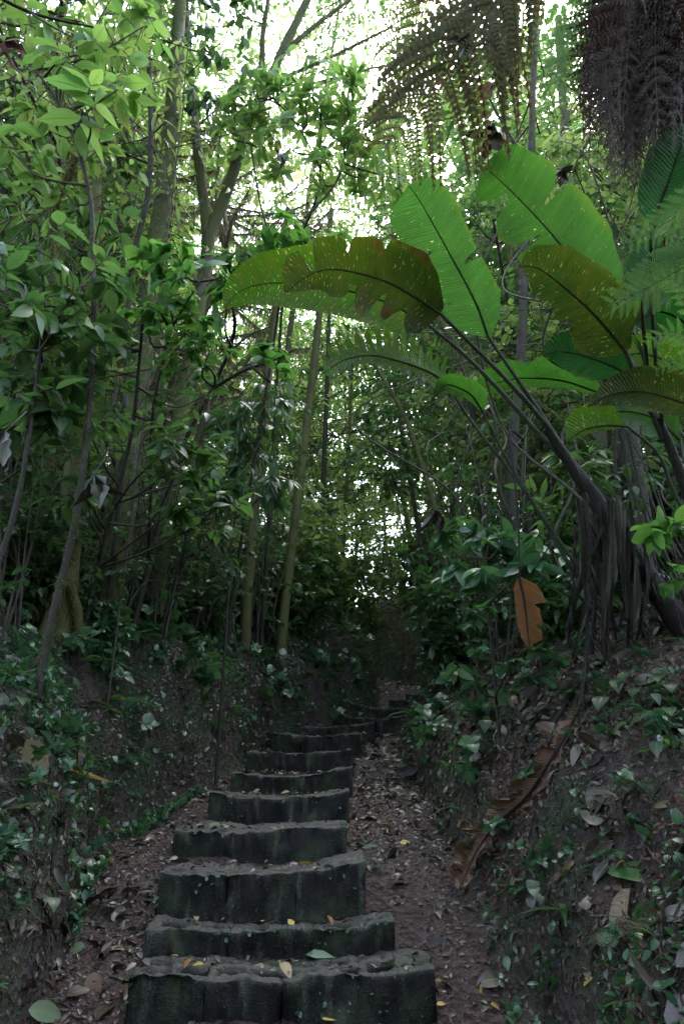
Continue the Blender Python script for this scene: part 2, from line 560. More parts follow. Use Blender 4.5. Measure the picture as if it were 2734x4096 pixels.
M['dead_tan'] = leaf_mat('dead_tan', [(.20, .15, .09), (.24, .18, .11)], [(.2, .14, .06)] * 2, .2, .6, .3)
M['leaf_yellow'] = leaf_mat('leaf_yellow', [(.40, .33, .07), (.48, .40, .14), (.44, .28, .07), (.36, .37, .12)], [(.3, .26, .05)] * 2, .25, .5, .4)
M['leaf_pale'] = leaf_mat('leaf_pale', [(.16, .19, .12), (.12, .17, .10), (.2, .22, .15)], [(.1, .14, .06)] * 2, .15, .4, .5)
M['leaf_orange'] = leaf_mat('leaf_orange', [(.20, .085, .035), (.16, .07, .03)], [(.2, .08, .02)] * 2, .2, .5, .4)
M['fern'] = leaf_mat('fern', [(.045, .13, .03), (.06, .16, .03), (.05, .14, .035)], [(.11, .25, .05), (.15, .31, .06)], .46, .5, .3, vein=False)
M['fern_dark'] = leaf_mat('fern_dark', [(.02, .075, .035), (.03, .09, .04)], [(.05, .17, .05)] * 2, .35, .4, .5, vein=False)
M['fern_olive'] = leaf_mat('fern_olive', [(.045, .05, .02), (.06, .075, .022), (.055, .04, .022), (.05, .09, .02)], [(.09, .095, .03), (.13, .165, .04), (.10, .065, .03)], .42, .6, .3, vein=False)
M['russet'] = leaf_mat('russet', [(.06, .028, .018), (.12, .055, .038), (.09, .045, .034), (.16, .085, .06)], [(.08, .03, .015)] * 2, .15, .6, .3, vein=False)
M['moss_green'] = leaf_mat('moss_green', [(.05, .075, .02), (.08, .11, .03), (.06, .085, .03)], [(.12, .18, .04)] * 2, .35, .8, .2, vein=False)
M['fern_dead'] = leaf_mat('fern_dead', [(.014, .010, .008), (.03, .02, .016), (.06, .034, .024), (.02, .015, .012), (.07, .046, .032)], [(.06, .03, .02)] * 2, .15, .6, .35, vein=False)


def bark_mat(name, a, b, mossc, moss=.5, lichen=0., sc=1.):
    m, nt, out = new_mat(name)
    o = coords(nt)
    n1 = noise(nt, 14 * sc, 6, scaled(nt, o, (1, 1, .35)), .65)
    n2 = noise(nt, 2.6 * sc, 5, o, .6)
    n3 = noise(nt, 60 * sc, 4, o)
    c = mixc(nt, ramp(nt, n1, [(.35, 0), (.65, 1)]), a, b)
    if lichen:
        n4 = noise(nt, 5 * sc, 5, scaled(nt, o, (1, 1, .8)), .6)
        c = mixc(nt, math_(nt, 'MULTIPLY', ramp(nt, n4, [(.53, 0), (.6, 1)]), lichen), c, (.30, .31, .28))
    lo = .62 - .3 * moss
    mk = ramp(nt, math_(nt, 'ADD', math_(nt, 'MULTIPLY', n2, .7), math_(nt, 'MULTIPLY', n3, .3)), [(lo, 0), (lo + .1, 1)])
    c = mixc(nt, mk, c, mixc(nt, n3, (mossc[0] * .6, mossc[1] * .6, mossc[2] * .6), (mossc[0] * 1.4, mossc[1] * 1.4, mossc[2] * 1.4)))
    p = nt.nodes.new('ShaderNodeBsdfPrincipled'); p.inputs['Roughness'].default_value = .75; p.inputs['Specular IOR Level'].default_value = .3
    nt.links.new(c, p.inputs['Base Color'])
    h = math_(nt, 'ADD', n1, math_(nt, 'MULTIPLY', math_(nt, 'MULTIPLY', n3, mk), .8))
    nt.links.new(bump(nt, h, .8, .02), p.inputs['Normal'])
    nt.links.new(p.outputs[0], out.inputs[0])
    return m


M['bark_moss'] = bark_mat('bark_moss', (.026, .022, .018), (.07, .064, .052), (.045, .055, .014), .8, .4)
M['bark_grey'] = bark_mat('bark_grey', (.05, .047, .04), (.12, .113, .10), (.05, .065, .02), .3, .35)
M['bark_dark'] = bark_mat('bark_dark', (.010, .008, .006), (.028, .023, .018), (.022, .03, .010), .4, .05)
M['bark_furry'] = bark_mat('bark_furry', (.03, .027, .014), (.06, .055, .028), (.06, .064, .02), .85, .1)
M['twig'] = bark_mat('twig', (.02, .017, .013), (.05, .042, .03), (.04, .05, .018), .35, 0)
M['stem_green'] = bark_mat('stem_green', (.010, .018, .007), (.024, .036, .012), (.008, .009, .006), .3, 0, 2)
M['stem_dead'] = bark_mat('stem_dead', (.005, .004, .0035), (.017, .012, .010), (.009, .007, .005), .3, 0, 2)


def ground_mat():
    m, nt, out = new_mat('forest_soil')
    o = coords(nt)
    n1 = noise(nt, 3, 6, o, .65); n2 = noise(nt, 22, 5, o, .65); n3 = noise(nt, 90, 4, o)
    vo = nt.nodes.new('ShaderNodeTexVoronoi'); vo.inputs['Scale'].default_value = 26; nt.links.new(o, vo.inputs['Vector'])
    c = ramp(nt, n2, [(.28, (.007, .0045, .0045)), (.5, (.032, .019, .018)), (.7, (.10, .062, .06))])
    c = mixc(nt, ramp(nt, n1, [(.4, 0), (.62, .6)]), c, (.11, .062, .056))
    bits = math_(nt, 'MULTIPLY', ramp(nt, vo.outputs['Color'], [(.55, 0), (.62, 1)]), .5)
    c = mixc(nt, bits, c, (.10, .072, .07))
    # steep faces: soil colour darkened as shade, with dark moss in patches
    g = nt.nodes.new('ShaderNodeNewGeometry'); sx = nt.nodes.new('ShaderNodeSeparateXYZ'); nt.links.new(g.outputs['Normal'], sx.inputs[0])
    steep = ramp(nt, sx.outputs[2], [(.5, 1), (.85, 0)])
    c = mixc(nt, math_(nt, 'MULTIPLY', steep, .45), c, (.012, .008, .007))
    mz = ramp(nt, math_(nt, 'ADD', noise(nt, 1.7, 5, o), math_(nt, 'MULTIPLY', n3, .25)), [(.58, 0), (.72, 1)])
    c = mixc(nt, math_(nt, 'MULTIPLY', math_(nt, 'MULTIPLY', steep, mz), .75), c, mixc(nt, n3, (.014, .03, .014), (.06, .095, .035)))
    p = nt.nodes.new('ShaderNodeBsdfPrincipled')
    nt.links.new(c, p.inputs['Base Color'])
    nt.links.new(ramp(nt, n2, [(.3, .45), (.7, .85)]), p.inputs['Roughness'])
    p.inputs['Specular IOR Level'].default_value = .4
    h = math_(nt, 'ADD', math_(nt, 'MULTIPLY', n2, 1.2), math_(nt, 'ADD', math_(nt, 'MULTIPLY', n3, .5), math_(nt, 'MULTIPLY', vo.outputs['Distance'], .8)))
    nt.links.new(bump(nt, h, 1., .06), p.inputs['Normal'])
    nt.links.new(p.outputs[0], out.inputs[0])
    return m


M['ground'] = ground_mat()


def block_mat():
    m, nt, out = new_mat('wet_mossy_block')
    o = coords(nt)
    n1 = noise(nt, 5, 5, o, .6); n2 = noise(nt, 55, 5, o, .7); n3 = noise(nt, 160, 3, o)
    st = noise(nt, 9, 4, scaled(nt, o, (1.6, 1.6, .22)), .6)
    c = ramp(nt, n2, [(.3, (.0035, .003, .003)), (.6, (.011, .0098, .0094)), (.8, (.034, .031, .029))])
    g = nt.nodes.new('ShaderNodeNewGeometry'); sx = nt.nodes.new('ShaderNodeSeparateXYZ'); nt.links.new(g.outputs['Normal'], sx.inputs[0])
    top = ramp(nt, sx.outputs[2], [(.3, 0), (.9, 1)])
    c = mixc(nt, top, c, ramp(nt, n2, [(.3, (.032, .029, .027)), (.7, (.115, .105, .098))]))  # upward faces coloured lighter than the fronts, standing in for light from above
    mk = ramp(nt, math_(nt, 'ADD', math_(nt, 'MULTIPLY', n1, .75), math_(nt, 'MULTIPLY', st, .35)), [(.53, 0), (.68, 1)])
    c = mixc(nt, math_(nt, 'MULTIPLY', mk, .65), c, mixc(nt, n3, (.010, .018, .008), (.05, .075, .025)))
    fro = ramp(nt, sx.outputs[2], [(.2, 1), (.6, 0)])
    c = mixc(nt, math_(nt, 'MULTIPLY', math_(nt, 'MULTIPLY', ramp(nt, st, [(.55, 0), (.66, 1)]), ramp(nt, n2, [(.4, 0), (.6, 1)])), math_(nt, 'MULTIPLY', fro, .6)), c, (.10, .105, .085))
    p = nt.nodes.new('ShaderNodeBsdfPrincipled'); nt.links.new(c, p.inputs['Base Color'])
    p.inputs['Roughness'].default_value = .7; p.inputs['Specular IOR Level'].default_value = .35
    nt.links.new(bump(nt, math_(nt, 'ADD', n2, math_(nt, 'MULTIPLY', n3, .6)), 1., .018), p.inputs['Normal'])
    nt.links.new(p.outputs[0], out.inputs[0])
    return m


M['block'] = block_mat()


def banana_mat(name, green=(.016, .065, .010), tgreen=(.055, .24, .008), damage=0., dash=.5, fac=.5, deep=None, dashcol=(.42, .40, .16), dv=1.):
    m, nt, out = new_mat(name)
    uv = coords(nt, 'UV')
    sx = nt.nodes.new('ShaderNodeSeparateXYZ'); nt.links.new(uv, sx.inputs[0])
    u, v = sx.outputs[0], sx.outputs[1]
    a = math_(nt, 'ABSOLUTE', math_(nt, 'SUBTRACT', u, .5))
    vv = math_(nt, 'SUBTRACT', v, math_(nt, 'MULTIPLY', a, .18))
    cb = nt.nodes.new('ShaderNodeCombineXYZ'); nt.links.new(u, cb.inputs[0]); nt.links.new(vv, cb.inputs[1])
    uvs = cb.outputs[0]
    ve = math_(nt, 'SINE', math_(nt, 'MULTIPLY', math_(nt, 'ADD', vv, math_(nt, 'MULTIPLY', noise(nt, 6, 2, uvs), .03)), 260.))
    vein = ramp(nt, ve, [(.0, .0), (1., 1.)])
    big = noise(nt, 2.2, 4, uvs)
    band = noise(nt, 1., 3, scaled(nt, uvs, (1.2, 16, 1)))
    gsh = math_(nt, 'ADD', math_(nt, 'MULTIPLY', vein, .28), math_(nt, 'ADD', math_(nt, 'MULTIPLY', band, .75), math_(nt, 'MULTIPLY_ADD', big, .7, .05)))
    def sc(c):
        mm = nt.nodes.new('ShaderNodeVectorMath'); mm.operation = 'SCALE'
        mm.inputs[0].default_value = c; nt.links.new(gsh, mm.inputs['Scale'])
        return mm.outputs[0]
    c = sc(green); t = sc(tgreen)
    # yellowing near the margin and by patches
    edge = ramp(nt, math_(nt, 'ADD', a, math_(nt, 'MULTIPLY', big, .16)), [(.46, 0), (.60, 1)])
    yl = math_(nt, 'MULTIPLY', edge, .35 + .4 * damage)
    c = mixc(nt, yl, c, (.10, .11, .015)); t = mixc(nt, yl, t, (.18, .24, .012))
    # pin holes and feeding streaks along the veins
    d1 = noise(nt, 1., 2, scaled(nt, uvs, (11 * dv, 66 * dv, 1)), .5)
    lo = .735 - .105 * dash
    ds = math_(nt, 'MULTIPLY', ramp(nt, d1, [(lo, 0), (lo + .025, 1)]), ramp(nt, big, [(.35, .15), (.6, 1)]))
    c = mixc(nt, ds, c, dashcol); t = mixc(nt, ds, t, (.6, .55, .22))
    if damage > 0:
        n5 = noise(nt, 2.6, 5, scaled(nt, uvs, (1, 1.6, 1)), .6, .4)
        sm = noise(nt, 1., 4, scaled(nt, uvs, (2.4, 9, 1)), .65)
        br = ramp(nt, math_(nt, 'ADD', math_(nt, 'ADD', n5, math_(nt, 'MULTIPLY', a, .42)), math_(nt, 'MULTIPLY', sm, .35)), [(1.0 - .17 * damage, 0), (1.05 - .17 * damage, 1)])
        bc = mixc(nt, sm, (.02, .011, .006), (.11, .055, .024))
        c = mixc(nt, math_(nt, 'MULTIPLY', br, .9), c, bc); t = mixc(nt, math_(nt, 'MULTIPLY', br, .9), t, (.075, .03, .010))
        ol = ramp(nt, sm, [(.35, 0), (.65, .6)])
        c = mixc(nt, ol, c, (.04, .042, .009)); t = mixc(nt, ol, t, (.085, .095, .007))
    sp = ramp(nt, noise(nt, 4.5, 3, uvs, .6, .6), [(.70, 0), (.715, 1)])  # irregular dark spots painted as shadows of leaves above
    c = mixc(nt, math_(nt, 'MULTIPLY', sp, .85), c, (.012, .012, .006)); t = mixc(nt, math_(nt, 'MULTIPLY', sp, .85), t, (.012, .014, .004))
    leaf_shader(nt, out, c, t, fac, .34, .5, bump(nt, math_(nt, 'ADD', vein, math_(nt, 'MULTIPLY', band, 3.)), .6, .006))
    return m


M['banana'] = banana_mat('banana_green', (.015, .06, .010), (.045, .15, .016), dash=.42, dv=1.3)
M['banana_hurt'] = banana_mat('banana_hurt', (.018, .042, .008), (.036, .088, .006), .95, .8, .42)
M['banana_dash'] = banana_mat('banana_dash', (.016, .06, .010), (.04, .16, .007), .15, .95, .42)
M['banana_olive'] = banana_mat('banana_olive', (.016, .042, .009), (.026, .075, .007), .5, .85, .42)
M['banana_deep'] = banana_mat('banana_deep', (.008, .04, .012), (.015, .09, .012), 0., .2, .34)
M['banana_dead'] = banana_mat('banana_dead', (.16, .06, .02), (.30, .10, .02), .5, .2, .45, dashcol=(.2, .08, .03))
M['banana_litter'] = banana_mat('banana_litter', (.20, .10, .075), (.14, .06, .03), .3, .5, .15, dashcol=(.26, .15, .11))
M['banana_grey'] = banana_mat('banana_grey', (.045, .035, .04), (.03, .02, .02), .0, .0, .08)
M['banana_tan'] = banana_mat('banana_tan', (.20, .15, .09), (.14, .1, .05), .0, .2, .1)
# ------------------------------------------------------------------ world, sun, camera
w = bpy.data.worlds.new('World'); SC.world = w; w.use_nodes = True
nt = w.node_tree; nt.nodes.clear()
wo = nt.nodes.new('ShaderNodeOutputWorld'); bg = nt.nodes.new('ShaderNodeBackground')
sky = nt.nodes.new('ShaderNodeTexSky'); sky.sky_type = 'NISHITA'; sky.sun_disc = False
SUN_EL, SUN_AZ = math.radians(58), math.radians(25)
sky.sun_elevation = SUN_EL; sky.sun_rotation = SUN_AZ
sky.dust_density = 6.0; sky.air_density = 1.5; sky.altitude = 1200
hs = nt.nodes.new('ShaderNodeHueSaturation'); hs.inputs['Saturation'].default_value = .68; hs.inputs['Value'].default_value = 1.0
nt.links.new(sky.outputs[0], hs.inputs['Color']); nt.links.new(hs.outputs[0], bg.inputs['Color'])
bg.inputs['Strength'].default_value = .15
nt.links.new(bg.outputs[0], wo.inputs[0])

ld = bpy.data.lights.new('sun', 'SUN'); ld.energy = 1.0; ld.angle = math.radians(40); ld.color = (1, .97, .92)
lo = bpy.data.objects.new('sun', ld); COL.objects.link(lo)
sd = Vector((math.sin(SUN_AZ) * math.cos(SUN_EL), math.cos(SUN_AZ) * math.cos(SUN_EL), math.sin(SUN_EL)))
lo.rotation_euler = sd.to_track_quat('Z', 'Y').to_euler(); lo.location = (0, 0, 30)

cd = bpy.data.cameras.new('camera'); cam = bpy.data.objects.new('camera', cd); COL.objects.link(cam)
cam.location = tuple(CAM); cam.rotation_euler = (math.radians(90) + PITCH, 0, 0)
cd.sensor_fit = 'VERTICAL'; cd.sensor_height = 36; cd.lens = 24; cd.clip_start = .05; cd.clip_end = 1000
cd.dof.use_dof = False; cd.dof.focus_distance = 6.5; cd.dof.aperture_fstop = 4
SC.camera = cam

SC.view_settings.view_transform = 'Standard'; SC.view_settings.look = 'None'; SC.view_settings.gamma = 1
SC.view_settings.exposure = 3.25
SC.cycles.max_bounces = 7; SC.cycles.diffuse_bounces = 4; SC.cycles.glossy_bounces = 2; SC.cycles.transmission_bounces = 5
SC.cycles.transparent_max_bounces = 4; SC.cycles.caustics_reflective = False; SC.cycles.caustics_refractive = False
SC.cycles.sample_clamp_indirect = 4


def PY(x, y, Y):
    """the point at forward distance Y seen at picture point x, y"""
    v = (512.0 - y * K) / 683.0
    return P(x, y, Y / (CP - v * SP))


def DY(y, Y):
    return Y / (CP - (512.0 - y * K) / 683.0 * SP)


# ------------------------------------------------------------------ ground
def axis(lo, hi, step, far):
    a = np.arange(lo, hi + 1e-6, step)
    g = step; up = []; p = hi
    while p < far[1]:
        g *= 1.22; p += g; up.append(p)
    g = step; dn = []; p = lo
    while p > far[0]:
        g *= 1.22; p -= g; dn.append(p)
    return np.array(dn[::-1] + list(a) + up)


gx = axis(-3.4, 3.4, .032, (-160, 160)); gy = axis(2.4, 9., .036, (-60, 160))
gy = np.unique(np.concatenate([gy[gy < 9], np.arange(9, 19, .07), gy[gy > 19]]))
X, Y = np.meshgrid(gx, gy)
Z = terrain(X, Y)
mb = MB(); mb.grid(np.stack([X, Y, Z], -1)[:, ::-1])
g_ = mb.build('ground', M['ground']); tag(g_, kind='structure')

# ------------------------------------------------------------------ block steps
STEPS = [(300, 995, 2222, 3.33, .26), (335, 905, 2120, 3.73, .16), (365, 838, 1986, 4.05, .34), (397, 795, 1897, 4.72, .25), (480, 800, 1815, 5.8, .27),
         (530, 808, 1766, 6.7, .24), (565, 812, 1724, 7.6, .26), (622, 830, 1681, 8.8, .3), (695, 858, 1661, 9.9, .26), (788, 930, 1643, 11., .26),
         (838, 968, 1621, 11.8, .24), (890, 972, 1606, 12.5, .22), (930, 995, 1590, 13.1, .22), (896, 958, 1530, 16., .25)]
STEP_LABELS = ['lowest block step of the stairs, widest, with two rows of open cells on top',
               'shallow second block step with open cells and a yellow leaf sprig on it',
               'tall third block step with a deep black mossy riser and brown leaves mid tread',
               'fourth block step up, with a tiny fern growing on its riser',
               'fifth block step up, its top edge dipping like a bowl',
               'sixth block step up, black riser with green moss at its ends',
               'seventh block step up, narrower, dark and faintly lit along the edge',
               'eighth block step up, last one before the stairs swing round',
               'narrow block step where the stairs begin to swing towards the mossy bank',
               'small leaf-strewn block step just above the swing of the stairs',
               'distant block step half buried by the fern bank',
               'far short block step under the bare upper trail',
               'topmost block step at the foot of the bare upper trail',
               'single far block step beyond the bare upper trail, below the green bank']


def block(xa, xb, W, h, T, ph, slots, g):
    nx = max(6, int((xb - xa) / .0135)); x = np.linspace(xa, xb, nx)
    off = g.normal() * .005; tilt = g.normal() * .012
    zf = np.linspace(-.25, h - .012, 15); yt = np.linspace(.012, T, max(10, int(T / .0135)))
    prof = [(0, z) for z in zf] + [(.003, h - .004)] + [(y, h) for y in yt]
    prof = np.array(prof); isf = np.array([1.] * len(zf) + [.6] + [0.] * len(yt))
    Xg = np.tile(x[None], (len(prof), 1)); Yg = np.tile(prof[:, :1], (1, nx)); Zg = np.tile(prof[:, 1:], (1, nx))
    Fr = isf[:, None]
    u = 2 * Xg / W
    Zs = -.035 * (1 - u ** 2) * ph[1] + .022 * u * ph[2] + .030 * fbm(Xg * 5 + ph[0], Yg * 5, 4, 71) + tilt * (Xg - (xa + xb) / 2)
    Zg = Zg + Zs * np.clip((Zg + .2) / (h + .2), 0, 1)
    Yg = Yg + Fr * (.055 * fbm(Xg * 6 + ph[0], Zg * 5, 4, 73) + .032 * fbm(Xg * 26, Zg * 9 + ph[0], 3, 75)) + off
    rnd = np.clip(1 - Yg / .035, 0, 1) ** 2; Zg = Zg - (1 - Fr) * rnd * .012
    Zg = Zg + (1 - Fr) * (.020 * fbm(Xg * 24, Yg * 24 + ph[0], 3, 77))
    Yg = Yg + .05 * u * u * ph[3]
    if slots:
        cx = (xa + xb) / 2
        for yc in (.095, .265):
            for s in (-1, 1):
                dx = np.clip((.070 - np.abs(Xg - cx - s * (xb - xa) * .245 + .02 * np.sign(yc - .15))) / .010, 0, 1); dy = np.clip((.043 - np.abs(prof[:, :1] - yc)) / .010, 0, 1)
                Zg = Zg - (1 - Fr) * dx * dy * slots
    e = np.clip(np.minimum(np.where(u[:, :1] < -.95, 1, 1) * (Xg - xa), xb - Xg) / .014, 0, 1)
    Zg = Zg - (1 - Fr) * (1 - e) * .006; Yg = Yg + Fr * (1 - e) * .004
    pts = np.stack([Xg, Yg, Zg], -1)
    b = MB(); b.grid(pts)
    for c in (0, -1):
        side = pts[:, c]; base = side.copy(); base[:, 2] = -.3
        b.grid(np.stack([side, base], 1))
    return b, pts


for si, (x0, x1, yy, d, h) in enumerate(STEPS):
    c = P((x0 + x1) / 2, yy, d); W = (x1 - x0) * PX(d)
    nxt = (P((STEPS[si + 1][0] + STEPS[si + 1][1]) / 2, STEPS[si + 1][2], STEPS[si + 1][3])[1] - c[1] + .06) if si + 1 < len(STEPS) else .6
    T = min(max(nxt, .3), .95)
    g = np.random.default_rng(100 + si); TREADS.append((c, W, T))
    st = empty('block_step', (c[0], c[1], c[2] - h), STEP_LABELS[si], 'step', 'dark mossy block steps of the forest stairs')
    if si > 8: st.rotation_euler = (0, 0, -.12 - .05 * (si - 8) if si < 13 else .2)
    nb = max(2, round(W / .4)); xs = np.linspace(-W / 2, W / 2, nb + 1)
    ph = (g.uniform(0, 50), g.uniform(.5, 1.6) if si not in (4, 2) else 1.6, g.normal() * .7, g.uniform(-.5, .8))
    mo = MB(); 
    for k in range(nb):
        b, pts = block(xs[k] + .0008, xs[k + 1] - .0008, W, h, T, ph, .15 if si < 2 else (.03 if si < 4 else .015), g)
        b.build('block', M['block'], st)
        n = int((520 if si < 5 else 260) * (1.6 if k in (0, nb - 1) else 1.))
        i = g.integers(2, pts.shape[0] - 1, n); j = g.integers(0, pts.shape[1], n)
        j = np.where(g.random(n) < .25, 0 if k == 0 else (pts.shape[1] - 1 if k == nb - 1 else j), j)
        p = pts[i, j]; keep = (fbm(p[:, 0] * 7 + si * 3, p[:, 2] * 9 + p[:, 1] * 4, 3, 81) > .08) & (i < 16 + 8 * g.random(n))
        p = p[keep]
        blades(mo, p, g.normal(size=p.shape) * .5 + np.array([0, -.8, -.1]), g.uniform(.006, .02, len(p)), .004)
        q = p[g.random(len(p)) < .10]
        add_leaves(mo, T_OVAL, q, g.normal(size=q.shape) * .6 + np.array([0, -.8, -.3]), np.tile([0, -.5, 1.], (len(q), 1)) + g.normal(size=q.shape) * .4, g.uniform(.014, .036, len(q)))
    mo.build('moss', M['herb'], st)

# ------------------------------------------------------------------ litter and ground cover
def scatter(n, xr, yr, keep=None):
    n = int(n * 1.6)
    x = rng.uniform(*xr, n); y = yr[0] + (yr[1] - yr[0]) * rng.random(n) ** 1.35
    if keep is not None:
        k = keep(x, y); x, y = x[k], y[k]
    nn = tnormal(x, y)
    k = rng.random(len(x)) < np.clip(1 / np.maximum(nn[:, 2], .05), 1, 5) / 2.2
    x, y, nn = x[k], y[k], nn[k]
    return np.stack([x, y, terrain(x, y)], -1), nn


def on_steps(x, y):
    r = np.zeros_like(x, bool)
    for x0, x1, yy, d, h in STEPS:
        c = P((x0 + x1) / 2, yy, d); W = (x1 - x0) * PX(d)
        r |= (np.abs(x - c[0]) < W / 2 + .02) & (y > c[1] - .05) & (y < c[1] + .8)
    return r


lit = MB()
off_trail = lambda x, y: (x < np.interp(y, LY, LX) - .02) | (x > np.interp(y, RY, RX) + .02)
for n, xr, yr, s0, s1, f, tp, msk in ((52000, (-3.2, 3.4), (2.6, 8.5), .010, .045, .6, T_MID, -.3), (9000, (-3.4, 3.6), (2.8, 9), .04, .12, .7, T_CURL, .0), (20000, (-3.5, 3.2), (7, 17), .03, .12, .5, T_MID, -.2),
                                      (26000, (-1.9, 1.2), (2.6, 9), .010, .05, .5, T_MID, -9), (2200, (-1.9, 1.2), (2.8, 11), .05, .14, .6, T_CURL, -9), (2600, (1.0, 3.4), (2.8, 7), .06, .22, 1.1, T_CURL, -.1), (700, (-3.2, -1.5), (3.4, 8), .07, .2, 1., T_CURL, -.1), (16000, (-3, 3.4), (9, 20), .05, .15, .5, T_MID, -9)):
    p, nn = scatter(n, xr, yr, lambda x, y: ~on_steps(x, y) & (fbm(x * 1.2, y * 1.2, 3, 91) > msk))
    m = len(p)
    d = rng.normal(size=(m, 3)); d = d - nn * (d * nn).sum(-1, keepdims=True) * .75
    sz = s0 + (s1 - s0) * rng.random(m) ** 2
    add_leaves(lit, tp, p + nn * .006, d, nn + rng.normal(size=(m, 3)) * f, sz, rng.uniform(.35, 1.4, m))
for x0, x1, yy, d, h in STEPS[:11]:                        # scraps lying on the treads
    c = P((x0 + x1) / 2, yy, d); W = (x1 - x0) * PX(d); n = 170
    x = c[0] + rng.uniform(-.5, .5, n) * W; y = c[1] + .03 + .5 * rng.random(n) ** 1.3
    p = np.stack([x, y, c[2] - .035 * (1 - (2 * (x - c[0]) / W) ** 2) + .012 + 0 * x], -1)
    dd = rng.normal(size=(n, 3)) * np.array([1, 1, .25])
    add_leaves(lit, T_MID, p, dd, UP + rng.normal(size=(n, 3)) * .4, .012 + .07 * rng.random(n) ** 3, rng.uniform(.35, 1.3, n))
o = lit.build('leaf_litter', M['litter']); tag(o, 'brown and purple rotting leaf litter covering the trail edges and banks', 'leaf litter', kind='stuff')

gc = MB()
p, nn = scatter(70000, (-3.4, 3.6), (2.6, 20), lambda x, y: ~on_steps(x, y) & (fbm(x * 1.6, y * 1.6 + 7, 4, 95) > np.where(x < 0, -.04, .12)) & ((x < np.interp(y, LY, LX) - .05) | (x > np.interp(y, RY, RX) + .05)))
m = len(p)
add_leaves(gc, T_OVAL, p + nn * rng.uniform(.0, .03, (m, 1)), nn * .5 + rng.normal(size=(m, 3)) * .7, UP + rng.normal(size=(m, 3)) * .4, rng.uniform(.014, .05, m))
p, nn = scatter(36000, (-3.4, 3.6), (2.6, 20), lambda x, y: ~on_steps(x, y) & (fbm(x * 1.1, y * 1.1 + 3, 3, 97) > np.where(x < 0, -.06, .10)) & ((x < np.interp(y, LY, LX) - .03) | (x > np.interp(y, RY, RX) + .03)))
blades(gc, p, nn + rng.normal(size=p.shape) * .6, rng.uniform(.015, .05, len(p)), .004)
for sd, EY, EX, nn_ in ((-1, LY, LX, 26000), (1, RY, RX, 5000)):      # clumps hanging on the cut walls
    y = 3.2 + 13 * rng.random(nn_) ** 1.3; x = np.interp(y, EY, EX) + sd * (rng.random(nn_) ** 1.5 * 1.5 - .12)
    k = fbm(x * 2.2 + 5, y * 2.2, 4, 103) > (-.10 if sd < 0 else .05); x, y = x[k], y[k]
    nr = tnormal(x, y); p = np.stack([x, y, terrain(x, y)], -1); m = len(p)
    add_leaves(gc, T_OVAL, p + nr * rng.uniform(0, .05, (m, 1)), nr * .6 + rng.normal(size=(m, 3)) * .6 + np.array([0, 0, -.25]), UP + nr * .6 + rng.normal(size=(m, 3)) * .4, .014 + .06 * rng.random(m) ** 2, rng.uniform(.6, 1.2, m))
    j = rng.random(m) < .35
    blades(gc, p[j], nr[j] * .6 + rng.normal(size=p[j].shape) * .5 + np.array([0, 0, -.3]), rng.uniform(.02, .08, j.sum()), .004)
o = gc.build('ground_cover', M['herb']); tag(o, 'tiny green creeping plants and moss on the dirt banks', 'ground cover', kind='stuff')

crumbs = MB()
p, nn = scatter(15000, (.7, 3.4), (2.6, 9), lambda x, y: off_trail(x, y) & (fbm(x * 2.1 + 9, y * 2.1, 3, 99) > .02))
blades(crumbs, p + nn * .012, rng.normal(size=p.shape) + nn * .4, rng.uniform(.02, .07, len(p)), .007)
o = crumbs.build('fern_debris', M['russet']); tag(o, 'russet crumbled fern debris on the bank below the banana plants', 'leaf litter', kind='stuff')
mc = MB()
p, nn = scatter(16000, (-.6, 3.2), (13.2, 19), lambda x, y: off_trail(x, y))
blades(mc, p, nn + rng.normal(size=p.shape) * .6, rng.uniform(.03, .12, len(p)), .012)
o = mc.build('moss_carpet', M['moss_green']); tag(o, 'green moss carpeting the cut bank where the trail turns', 'moss', kind='stuff')
rt = MB()                                                # fine rootlets and twigs in the banks
p, nn = scatter(3600, (-3.2, 3.3), (2.6, 12), lambda x, y: ~on_steps(x, y) & ((x < np.interp(y, LY, LX) + .05) | (x > np.interp(y, RY, RX) - .05)))
t = rng.normal(size=p.shape); t = norm(t - nn * (t * nn).sum(-1, keepdims=True) * .8 + np.array([0, 0, -.3]))
ln = rng.uniform(.06, .4, (len(p), 1))
add_twigs(rt, p + nn * .01, p + t * ln * .5 + nn * rng.uniform(.01, .05, (len(p), 1)), p + t * ln + nn * .012, rng.uniform(.0012, .005, len(p)))
o = rt.build('root_tangle', M['twig']); tag(o, 'fine dark roots and twigs poking from the dirt banks', 'roots', kind='stuff')


SC.cycles.use_denoising = True
SC.cycles.denoising_prefilter = 'ACCURATE'
# ------------------------------------------------------------------ trees
def ground_pt(p, sink=.4):
    q = np.array(p, float); q[2] = th(q[0], q[1]) - sink
    return q


def trunk_curve(pts, Y, n=40, Yt=None, to_ground=True):
    ys = np.linspace(Y, Yt if Yt is not None else Y, len(pts))
    w = [PY(a, b, yv) for (a, b), yv in zip(pts, ys)]
    if to_ground:
        w = [ground_pt(w[0])] + w if w[0][2] > th(w[0][0], w[0][1]) + .05 else [ground_pt(w[0])] + w[1:]
    return spline(np.array(w), n)


